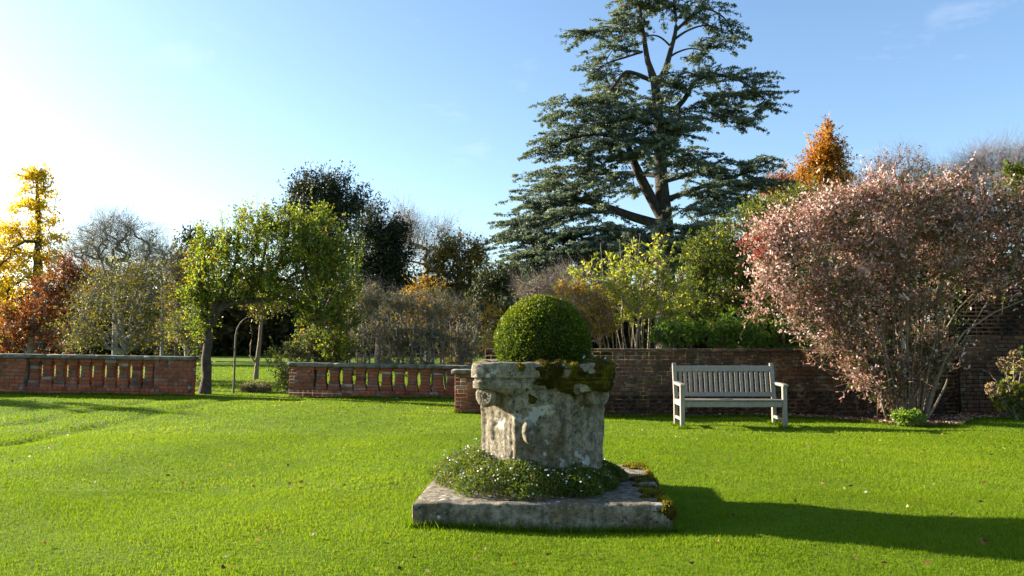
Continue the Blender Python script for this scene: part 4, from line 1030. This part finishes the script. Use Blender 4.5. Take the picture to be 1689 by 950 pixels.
# iron hooked stake and small trees under the arch
sb = gpt(386, 19.3)
st = thing('curved_stake', 'thin upright stake with a curved top, standing in the gap under the arch', 'stake', tuple(sb))
P_ = np.array([at(x, y, 19.3) for x, y in ((384.5, 655), (386, 630), (387, 600), (388, 570), (389, 552), (391, 543), (395, 535), (401, 528), (408, 523))])
V, Q = tubes(P_[None] - sb, np.array([.026, .025, .024, .023, .022, .020, .017, .014, .010])[None], 8); mesh_obj('rod', V, Q, M['iron'], st, smooth=True)
for j, (x, y) in enumerate(((389.5, 551), (397, 533))):
    V, Q = tubes((np.array([at(x, y, 19.3), at(x + 3, y - 3, 19.3)]) - sb)[None], np.array([[.028, .026]]), 8); mesh_obj('node', V, Q, M['iron'], st, smooth=True)
tree('young_tree', 'slim young tree with a forked pale trunk, on the lawn seen through the arch', 'tree', 26, [(423, 628), (424, 600), (428, 565), (431, 530), (436, 500)], [.085, .07, .06, .05, .03],
     [(432, 478, 36, 30), (445, 505, 22, 22), (415, 505, 20, 22), (460, 490, 24, 26), (436, 525, 16, 14)], 130, 14, .18, (.07, .04), 'olive', 'bark_stem', 60, 4, .4, .008, 9,
     extra=[([(421, 598), (412, 586), (413, 568), (416, 552), (413, 535)], .035, .012)])
tree('low_plant', 'low grey-green tufted plant in the gap under the arch', 'plant', 20.2, [(420, 650), (420, 646)], [.03, .02], [(420, 643, 22, 8), (408, 645, 14, 7), (436, 645, 16, 7)], 150, 14, .06, (.09, .018), 'grey', 'bark_twig', 40, 2, .12, .004, 10, lup=.8)
tree('twiggy_shrub', 'twiggy bush with a pale crooked stem, behind the end of the long balustrade', 'shrub', 20.6, [(308, 640), (308, 590), (306, 555), (312, 530)], [.07, .06, .05, .03],
     [(310, 530, 22, 30), (318, 560, 16, 36), (298, 545, 20, 30), (322, 610, 8, 30), (330, 520, 14, 20)], 130, 14, .14, (.06, .035), 'apple', 'bark_pale', 80, 4, .35, .007, 11)
tree('orange_berry_bush', 'leafy bush with yellow and orange leaves, against the end pier of the right balustrade', 'shrub', 19.7, [(505, 650), (508, 600), (515, 570)], [.06, .05, .03],
     [(500, 590, 40, 24), (540, 570, 40, 26), (475, 600, 18, 30), (470, 625, 12, 26), (520, 555, 36, 20), (560, 580, 26, 20), (462, 590, 14, 18)],
     330, 22, .12, (.06, .035), 'laurel', 'bark_twig', 120, 4, .3, .006, 12, clv=.25)

# --- behind the right balustrade
tree('dark_yew', 'big dark evergreen with a rounded top, behind the arched tree', 'tree', 42, [(545, 600), (545, 500), (540, 400), (540, 330)], [.5, .42, .3, .12],
     [(540, 310, 50, 26), (500, 315, 28, 14), (560, 345, 44, 30), (520, 345, 54, 30), (540, 400, 60, 50), (590, 330, 18, 16), (480, 350, 22, 16), (545, 470, 60, 50)],
     760, 46, .34, (.19, .06), 'yew', 'bark_dark', 90, 3, .7, .02, 13, clv=.2, gap=.15)
tree('dark_yew', 'dark pointed evergreen standing against the rounded evergreen', 'tree', 38, [(632, 600), (632, 500), (628, 420), (622, 360)], [.4, .32, .22, .06],
     [(618, 350, 14, 18), (612, 380, 28, 28), (655, 380, 14, 20), (640, 400, 32, 34), (620, 430, 42, 44), (650, 430, 30, 40), (655, 460, 28, 26), (600, 470, 40, 50), (640, 490, 40, 40)],
     660, 46, .30, (.17, .055), 'yew', 'bark_dark', 80, 3, .6, .02, 14, clv=.15, vmean=.38, gap=.15)
tree('bare_tree', 'pale grey bare tree between the dark evergreens and the autumn oak', 'tree', 44, [(705, 600), (705, 500), (703, 440)], [.2, .16, .1],
     [(700, 410, 34, 34), (680, 400, 24, 40), (720, 400, 24, 32), (665, 375, 14, 26)], 130, 3, .3, (.14, .08), 'autumn', 'bark_pale', 130, 7, 1.4, .016, 15, up=.12, shell=3)
tree('autumn_tree', 'olive brown autumn tree with a rounded crown, left of the great cedar', 'tree', 38, [(762, 600), (760, 520), (758, 450), (756, 420)], [.26, .22, .15, .08],
     [(760, 415, 46, 24), (735, 420, 34, 26), (785, 430, 26, 28), (755, 450, 52, 30), (720, 460, 32, 26), (790, 460, 22, 20), (730, 490, 36, 24)],
     420, 22, .28, (.14, .075), 'autumn', 'bark_dark', 190, 5, .9, .016, 16)
tree('gold_bush', 'low bush turning gold, below the olive brown autumn tree', 'shrub', 33, [(705, 600), (705, 540), (708, 500)], [.1, .08, .04],
     [(705, 475, 24, 20), (690, 495, 22, 20), (720, 500, 26, 26), (700, 530, 40, 30)], 190, 22, .22, (.10, .06), 'gold', 'bark_dark', 80, 4, .5, .010, 17, vmean=.3)
tree('dark_shrub', 'dark green shrub between the autumn tree and the box ball', 'shrub', 30, [(810, 600), (810, 540), (810, 480)], [.12, .1, .05],
     [(812, 470, 28, 34), (830, 500, 30, 40), (795, 510, 26, 34), (815, 550, 40, 34), (845, 460, 24, 24)], 330, 34, .22, (.11, .055), 'yew', 'bark_dark', 70, 3, .5, .012, 18, vmean=.62)
for k, (px_, py_, w_, h_, lab) in enumerate(((600, 510, 34, 44, 'twiggy rose hedge bush with green shoots, beside the arched tree'), (655, 520, 36, 40, 'twiggy rose hedge bush, second from the arched tree'),
                                             (705, 520, 36, 40, 'twiggy rose hedge bush, third from the arched tree'), (755, 535, 34, 36, 'low twiggy rose hedge bush nearest the brick pier'))):
    tree('hedge_bush', lab, 'shrub', 20.6 + .3 * (k % 2), [(px_, 640), (px_ + 2, 590), (px_, 540)], [.05, .045, .03],
         [(px_, py_, w_, h_), (px_ - 10, py_ + 40, w_ * .9, h_ * .6), (px_ + 12, py_ + 42, w_ * .9, h_ * .6), (px_ + 8, py_ - 18, w_ * .8, h_ * .5), (px_ - 4, 602, w_ * 1.1, 24)], 380, 11, .11, (.05, .028), 'hedge' if k < 3 else 'autumn', 'bark_grey', 200, 5, .45, .006, 20 + k,
         group='rose hedge behind the right balustrade', clv=.2, vmean=.52, extra=[([(px_ + dx, 640), (px_ + dx * 1.2, 590), (px_ + dx * 1.5 + 3, 545), (px_ + dx * 1.8, 515)], .035, .012) for dx in (-20, -9, 8, 19)])
tree('yellow_leaf_sapling', 'thin sapling with a few orange yellow leaves, beside the box ball', 'plant', 17.2, [(812, 650), (812, 590), (806, 540)], [.02, .016, .01],
     [(812, 520, 18, 20), (806, 560, 16, 30), (822, 505, 10, 8), (800, 530, 8, 14)], 60, 7, .07, (.075, .055), 'gold', 'bark_twig', 40, 2, .2, .005, 26)
tree('orange_shrub', 'small shrub in orange yellow leaf, right of the box ball', 'shrub', 16.4, [(972, 640), (972, 580), (970, 540)], [.03, .025, .02],
     [(965, 500, 36, 34), (985, 540, 30, 34), (940, 480, 24, 20), (950, 530, 24, 30), (990, 510, 20, 20)], 330, 15, .08, (.055, .026), 'gold', 'bark_twig', 190, 5, .3, .005, 27)
tree('grey_twig_shrub', 'grey twiggy shrub under the cedar, behind the box ball', 'shrub', 22, [(905, 640), (905, 560), (905, 500)], [.05, .04, .02],
     [(900, 480, 40, 24), (870, 480, 28, 22), (935, 465, 30, 22), (900, 520, 50, 30)], 260, 6, .16, (.06, .03), 'grey', 'bark_twig', 200, 6, .5, .008, 28)
LE = [([(1050 + dx * .42, 600), (1050 + dx * .5 + random.uniform(-9, 9), 545, dz), (1050 + dx * .72 + random.uniform(-12, 12), 485, dz), (1050 + dx, yt, dz)], .013, .004) for dx, yt, dz in ((-130, 440, .2), (-112, 420, -.3), (-95, 450, .3), (-75, 420, 0), (-60, 400, -.3), (-42, 430, .4), (-28, 395, 0), (-12, 420, -.2), (6, 385, .2), (18, 420, -.4), (30, 395, .3), (46, 430, 0), (60, 410, -.2), (78, 440, .3), (92, 430, 0), (112, 470, -.2), (-140, 480, .4), (-85, 470, -.5), (-50, 460, .5), (-20, 450, .5), (15, 440, -.5), (40, 460, .5), (70, 470, -.4))]
tree('lime_shrub', 'open shrub with pale upright stems and lime yellow leaves, above the brick wall', 'shrub', 17.0, [(1050, 650), (1050, 575), (1052, 540), (1054, 510)], [.035, .03, .02, .012],
     [(1050, 440, 55, 40), (1000, 460, 50, 40), (1100, 460, 40, 40), (960, 460, 34, 26), (1060, 500, 70, 40), (1075, 405, 36, 16), (1015, 500, 46, 40), (1130, 490, 26, 26), (1090, 520, 46, 30)],
     370, 13, .12, (.095, .042), 'lime', 'bark_pale', 150, 3, .45, .0045, 29, extra=LE, up=.3, tup=.7)
tree('evergreen_shrub', 'large rounded glossy evergreen shrub, between the lime shrub and the pink shrub', 'shrub', 21.5, [(1225, 640), (1225, 560), (1228, 470), (1235, 400)], [.16, .13, .1, .05],
     [(1330, 330, 34, 22), (1300, 350, 34, 24), (1255, 360, 46, 24), (1215, 390, 44, 34), (1165, 420, 46, 26), (1150, 450, 34, 26), (1230, 430, 60, 40), (1300, 400, 60, 40), (1195, 470, 50, 30), (1260, 480, 50, 30), (1140, 500, 30, 30), (1350, 360, 40, 30), (1225, 525, 60, 30)],
     900, 34, .17, (.10, .04), 'laurel', 'bark_dark', 160, 3, .4, .010, 30, shell=3.5, clv=.25, vmean=.55)
for k, (px_, w_, h_, lab) in enumerate(((1100, 26, 12, 'fresh green leafy plant on the wall top, below the lime shrub'), (1140, 22, 8, 'low bright green plant on the wall behind the bench, left of a gap'), (1195, 16, 26, 'upright green leafy plant behind the wall, above the bench'),
                                        (1245, 24, 30, 'bushy fresh green plant behind the wall, above the bench back'), (1300, 28, 24, 'bushy fresh green plant behind the wall, next to the pink shrub'))):
    tree('green_plant', lab, 'plant', 15.5, [(px_, 660), (px_, 600), (px_, 560)], [.02, .018, .01], [(px_, 553, w_, h_), (px_ - 8, 560, w_ * .8, h_ * .7), (px_ + 9, 550, w_ * .6, h_)], 120, 14, .08, (.09, .040), 'green', 'bark_twig', 60, 2, .15, .004, 40 + k, lup=.9, group='green plants along the wall top')

# --- right side
tree('swamp_cypress', 'conical orange brown conifer on the skyline, right of the cedar', 'tree', 62, [(1364, 600), (1364, 450), (1364, 330), (1363, 215)], [.4, .32, .2, .04],
     [(1362, 212, 8, 10), (1360, 230, 18, 14), (1370, 245, 20, 14), (1352, 258, 24, 14), (1378, 268, 22, 14), (1345, 285, 30, 16), (1380, 292, 26, 16), (1362, 305, 42, 18), (1365, 330, 48, 24), (1365, 365, 52, 30)],
     640, 40, .38, (.24, .10), 'cypress', 'bark_dark', 90, 2, .8, .02, 50, clv=.2, lup=.1, gap=.15)
tree('red_beech', 'rust coloured tree low on the skyline, between the cedar and the orange conifer', 'tree', 75, [(1295, 600), (1295, 400), (1295, 320)], [.3, .25, .1],
     [(1295, 300, 24, 16), (1280, 315, 30, 18), (1310, 320, 26, 20), (1290, 350, 40, 30)], 200, 24, .6, (.30, .16), 'beech', 'bark_twig', 100, 4, 1.4, .02, 51)
tree('red_beech', 'reddish pink half bare tree rising behind the pink shrub', 'tree', 40, [(1485, 600), (1485, 420), (1486, 330), (1490, 280)], [.25, .2, .14, .06],
     [(1490, 268, 32, 22), (1465, 290, 32, 26), (1515, 285, 28, 26), (1490, 320, 56, 34), (1445, 320, 28, 30), (1540, 310, 24, 30), (1420, 330, 30, 30)],
     300, 10, .3, (.13, .07), 'beech', 'bark_twig', 260, 6, 1.0, .014, 52, up=.15)
tree('bare_tree', 'bare purplish twiggy tree on the skyline at the far right end', 'tree', 58, [(1650, 600), (1650, 400), (1650, 310)], [.3, .25, .15],
     [(1650, 270, 50, 26), (1620, 275, 30, 22), (1685, 265, 40, 26), (1720, 280, 40, 30), (1650, 310, 70, 30)], 240, 0, .3, (.14, .08), 'autumn', 'bark_twig', 300, 8, 1.9, .022, 53, up=.12, shell=3)
tree('bare_tree', 'low bare twiggy tree on the skyline between the reddish tree and the purplish tree', 'tree', 60, [(1580, 600), (1580, 420), (1580, 330)], [.3, .22, .12],
     [(1580, 290, 40, 16), (1560, 300, 30, 20), (1605, 300, 30, 18), (1580, 330, 50, 24)], 150, 2, .4, (.14, .08), 'beech', 'bark_twig', 190, 7, 1.7, .02, 54, up=.12)
tree('dark_conifer', 'narrow dark green conifer above the tall brick wall', 'tree', 30, [(1678, 600), (1678, 400), (1678, 290)], [.12, .1, .03],
     [(1668, 282, 9, 12), (1685, 285, 10, 14), (1672, 310, 14, 18), (1688, 320, 14, 24)], 150, 30, .14, (.10, .045), 'laurel', 'bark_dark', 40, 2, .3, .01, 55)

tree('dark_evergreen', 'dark evergreen mass behind the brick wall, hidden by the pink shrub', 'shrub', 19, [(1480, 620), (1480, 560), (1480, 450)], [.12, .1, .05],
     [(1400, 430, 70, 60), (1480, 430, 70, 60), (1560, 430, 70, 60), (1420, 520, 80, 50), (1520, 370, 70, 40), (1620, 400, 60, 60), (1440, 370, 60, 40), (1350, 480, 50, 50)], 560, 22, .24, (.17, .08), 'yew', 'bark_dark', 60, 0, .4, .01, 56, tw=0)
tree('wall_end_cover', 'dark leaf clump added to cover the sunlit step where the tall brick wall begins', 'plant', 14.9, [(1570, 600), (1570, 540), (1570, 480)], [.03, .025, .02],
     [(1566, 540, 16, 34, -.05, 30), (1568, 480, 16, 40, 0, 30), (1575, 430, 20, 30, 0, 30)], 260, 18, .08, (.07, .05), 'yew', 'bark_dark', 60, 2, .2, .004, 58, gap=0, floor=1.1)  # added leaf clump, darkens the sunlit end of the tall wall
tree('clipped_yew', 'narrow dark yew column at the outer end of the long balustrade', 'tree', 19.5, [(-440, 650), (-440, 560), (-440, 440)], [.12, .1, .05],
     [(-440, 420, 40, 40), (-440, 500, 60, 60), (-440, 590, 60, 60)], 220, 26, .16, (.15, .07), 'yew', 'bark_dark', 40, 0, .3, .01, 57, tw=0)

# --- the pink shrub in front of the wall
r = np.random.default_rng(500)
SY = 13.55
PE = []
for (x0_, x1_, ytop, dz) in ((1462, 1410, 560, -.3), (1470, 1395, 480, -.2), (1478, 1430, 420, .2), (1484, 1440, 520, -.4), (1490, 1460, 400, .3), (1496, 1480, 500, -.3), (1500, 1500, 380, 0), (1506, 1530, 470, -.2), (1512, 1545, 400, .3), (1518, 1560, 480, 0), (1522, 1590, 440, .2)):
    PE.append(([(x0_, 690), (x0_ + (x1_ - x0_) * .25, 690 - (690 - ytop) * .35, dz * .4), (x0_ + (x1_ - x0_) * .6, 690 - (690 - ytop) * .7, dz * .8), (x1_, ytop, dz)], .020, .008))
PE += [([(1526, 690), (1540, 640, -.2), (1560, 590, -.3), (1590, 548, -.3), (1640, 515, -.3), (1700, 490, -.2)], .026, .010),
       ([(1530, 690), (1545, 665, .1), (1560, 635, .2), (1563, 625, .2)], .024, .014),
       ([(1522, 690), (1535, 620, .1), (1550, 560, .2), (1580, 510, .2), (1640, 450, .3)], .022, .009),
       ([(1528, 690), (1550, 620, -.1), (1590, 560, 0), (1640, 480, .2)], .018, .008)]
for k in range(22):
    x0_ = 1460 + 66 * (k + .5) / 22 + random.uniform(-3, 3); x1_ = x0_ + (x0_ - 1496) * 1.3 + random.uniform(-14, 14); yt = random.uniform(450, 590); dz = random.uniform(-.5, .3)
    PE.append(([(x0_, 690), (x0_ + (x1_ - x0_) * .3 + random.uniform(-4, 4), 690 - (690 - yt) * .35, dz * .5), (x0_ + (x1_ - x0_) * .6 + random.uniform(-5, 5), 690 - (690 - yt) * .7, dz * .8), (x1_, yt, dz)], random.uniform(.010, .018), .006))
pink_blobs = [(1300, 430, 70, 70), (1270, 400, 44, 40), (1290, 500, 54, 40), (1360, 400, 90, 80), (1400, 358, 80, 46), (1330, 380, 60, 38), (1480, 378, 110, 60), (1500, 330, 70, 34), (1580, 362, 90, 52), (1650, 358, 80, 52), (1720, 380, 80, 80),
              (1420, 460, 100, 70), (1500, 450, 90, 70), (1380, 520, 70, 50), (1600, 420, 90, 60), (1680, 440, 80, 50), (1460, 560, 60, 60), (1430, 600, 40, 40), (1520, 540, 50, 50), (1440, 318, 40, 22), (1560, 322, 40, 22), (1380, 560, 40, 40), (1480, 620, 36, 36), (1462, 645, 34, 26), (1500, 590, 44, 40), (1540, 580, 30, 36), (1440, 610, 34, 34)]
root = tree('pink_shrub', 'large spreading shrub with pale pink and brown leaves, at the wall beside the bench', 'shrub', SY, [(1500, 690), (1500, 650), (1498, 580), (1495, 480)], [.05, .045, .035, .02],
     pink_blobs, 2000, 27, .17, (.062, .032), 'pink', 'bark_stem', 420, 3, .45, .0040, 60, extra=PE, up=.15, depth=.62, clv=.24, vmean=.41, lup=.45, gap=1.0, tl=3.2, vfun=lambda c: .16 * np.clip((c[:, 2] - 1.4) / 1.6, -1.6, 1) + .12 * np.clip((6.2 - c[:, 0]) / 2.0, -1, 1) + .22 * np.array([noise.noise(Vector(p * 1.6)) for p in c]), floor=.03)  # left side paler: sunlight put into leaf colour; lower leaves truly greener
b0 = np.array(root.location)
cen, d, _ = sample_blobs([(1244, 405, 14, 22), (1236, 395, 8, 14), (1255, 420, 10, 14)], 13.3, 12, r)
M['red'] = LM('red_leaf', [(0, (.16, .02, .015)), (1, (.38, .06, .05))], .45, .5, .2)
crown(root, b0, cen, d, 14, .06, .07, .035, M['red'], r, name='red_spray')
tree('low_plant', 'small bright green leafy clump at the foot of the pink shrub', 'plant', 12.85, [(1499, 697), (1499, 690)], [.012, .01], [(1499, 688, 22, 8), (1488, 690, 14, 7), (1512, 690, 14, 7)], 150, 14, .035, (.045, .028), 'green', 'bark_twig', 40, 2, .06, .003, 61, lup=.8, vmean=.7, floor=float(gz(6, 12.9)) + .02)
hy = tree('hydrangea', 'yellowing leafy bush with dried round flower heads, against the tall brick wall', 'shrub', 13.9, [(1672, 690), (1672, 660), (1670, 630)], [.03, .025, .015],
     [(1665, 640, 30, 30), (1690, 620, 24, 36), (1700, 660, 30, 26), (1655, 665, 20, 20), (1680, 670, 30, 18)], 90, 8, .09, (.10, .07), 'laurel', 'bark_twig', 60, 2, .2, .005, 62, vmean=.72, gap=1.0, floor=.03)  # darker leaf material stands in for shade on this bush
b0 = np.array(hy.location)
for (x, y, s) in ((1657, 600, 12), (1636, 642, 11), (1686, 603, 10), (1672, 585, 8)):
    c = at(x, y, 13.6); rr = s * pxm(13.6); n = 220; d = unit(r.normal(size=(n, 3)))
    V, Q = leaves(c + d * rr * r.uniform(.75, 1.05, (n, 1)), r.normal(size=(n, 3)), .035, .03, .15, r)
    mesh_obj('flower_head', V - b0, Q, M['seedhead'], hy)
    s0 = np.array([x * 0, 0, 0]); P_ = np.array([at(x, y, 13.6), at((x + 1672) / 2, (y + 690) / 2 - 6, 13.8), at(1672, 684, 13.9)]) - b0
    V, Q = tubes(P_[None], np.array([[.006, .007, .008]]), 5); mesh_obj('stem', V, Q, M['bark_twig'], hy)

# --- far wood closing the view
r = np.random.default_rng(901)
fw = MB()
M['far'] = LM('far_wood_leaf', [(0, (.02, .025, .010)), (.4, (.05, .05, .016)), (.7, (.10, .075, .025)), (1, (.16, .11, .03))], .3, .7, .1)
n = 4200
px_ = r.uniform(-250, 1950, n); Yf = r.uniform(64, 84, n)
top = 478 + 14 * np.sin(px_ / 37) + 10 * np.sin(px_ / 91 + 2) + 8 * np.sin(px_ / 13)
top = top - 60 * sm(1150, 1350, px_) + 5 * np.sin(px_ / 5)
py_ = top + (600 - top) * r.random(n) ** 1.1
cen = np.array([at(a_, b_, c_) for a_, b_, c_ in zip(px_, py_, Yf)]); cen[:, 2] = np.maximum(cen[:, 2], .1)
k = np.repeat(np.arange(n), 13); C = cen[k] + r.normal(0, .7, (len(k), 3))
V, Q = leaves(C, r.normal(size=(len(k), 3)), r.uniform(.6, 1.05, len(k)), r.uniform(.35, .6, len(k)), .2, r)
cv = .42 + .25 * np.sin(px_ / 60) * np.cos(px_ / 23 + 1) + r.normal(0, .12, n)
fw.add(V, Q, None, np.repeat(np.clip(cv[k] + r.normal(0, .12, len(k)), 0, 1), 4))
o = fw.build('far_wood', M['far']); o['kind'] = 'stuff'; o['label'] = 'dark mixed autumn wood closing the view behind the garden'; o['category'] = 'wood'

# ------------------------------------------------------------------ fallen leaves
def scatter(name, label, pts, L, stops, seed):
    r = np.random.default_rng(seed); n = len(pts)
    d = r.normal(size=(n, 3)) * (1, 1, .25)
    V, Q = leaves(pts, d, L * r.uniform(.6, 1.3, n), L * .6 * r.uniform(.7, 1.2, n), .15, r)
    o = mesh_obj(name, V, Q, LM(name + '_leaf', stops, .3, .6, .2), attr=np.repeat(r.random(n), 4), kind='stuff'); o['label'] = label; o['category'] = 'leaves'
r = np.random.default_rng(70); n = 620
y = r.uniform(4.6, 18, n); x = r.uniform(-.62, .62, n) * y; ok = np.hypot(x - PC[0], y - PC[1]) > 1.4; ok &= ~((x > 2) & (y > bed_edge(x) - .1)); x, y = x[ok], y[ok]
y[:150] = r.uniform(14, 18.2, 150); x[:150] = r.uniform(-6.2, -1.2, 150)
scatter('fallen_leaf', 'few dead leaves scattered over the mown lawn', np.stack([x, y, gz(x, y) + .032], 1), .042, [(0, (.06, .03, .02)), (.6, (.16, .06, .03)), (.85, (.4, .25, .1)), (1, (.6, .55, .5))], 71)
n = 1500; x = r.normal(SHX + .1, 1.1, n); x[:300] = r.uniform(2, 9.5, 300); y = bed_edge(x) + np.abs(r.normal(0, .45, n)) - .12; ok = (y < 14.6); x, y = x[ok], y[ok]
scatter('leaf_litter', 'brown and pink leaf litter on the soil under the pink shrub', np.stack([x, y, gz(x, y) + .05 + .01 * r.random(len(x))], 1), .05, [(0, (.10, .05, .03)), (.5, (.26, .14, .10)), (1, (.5, .36, .30))], 72)
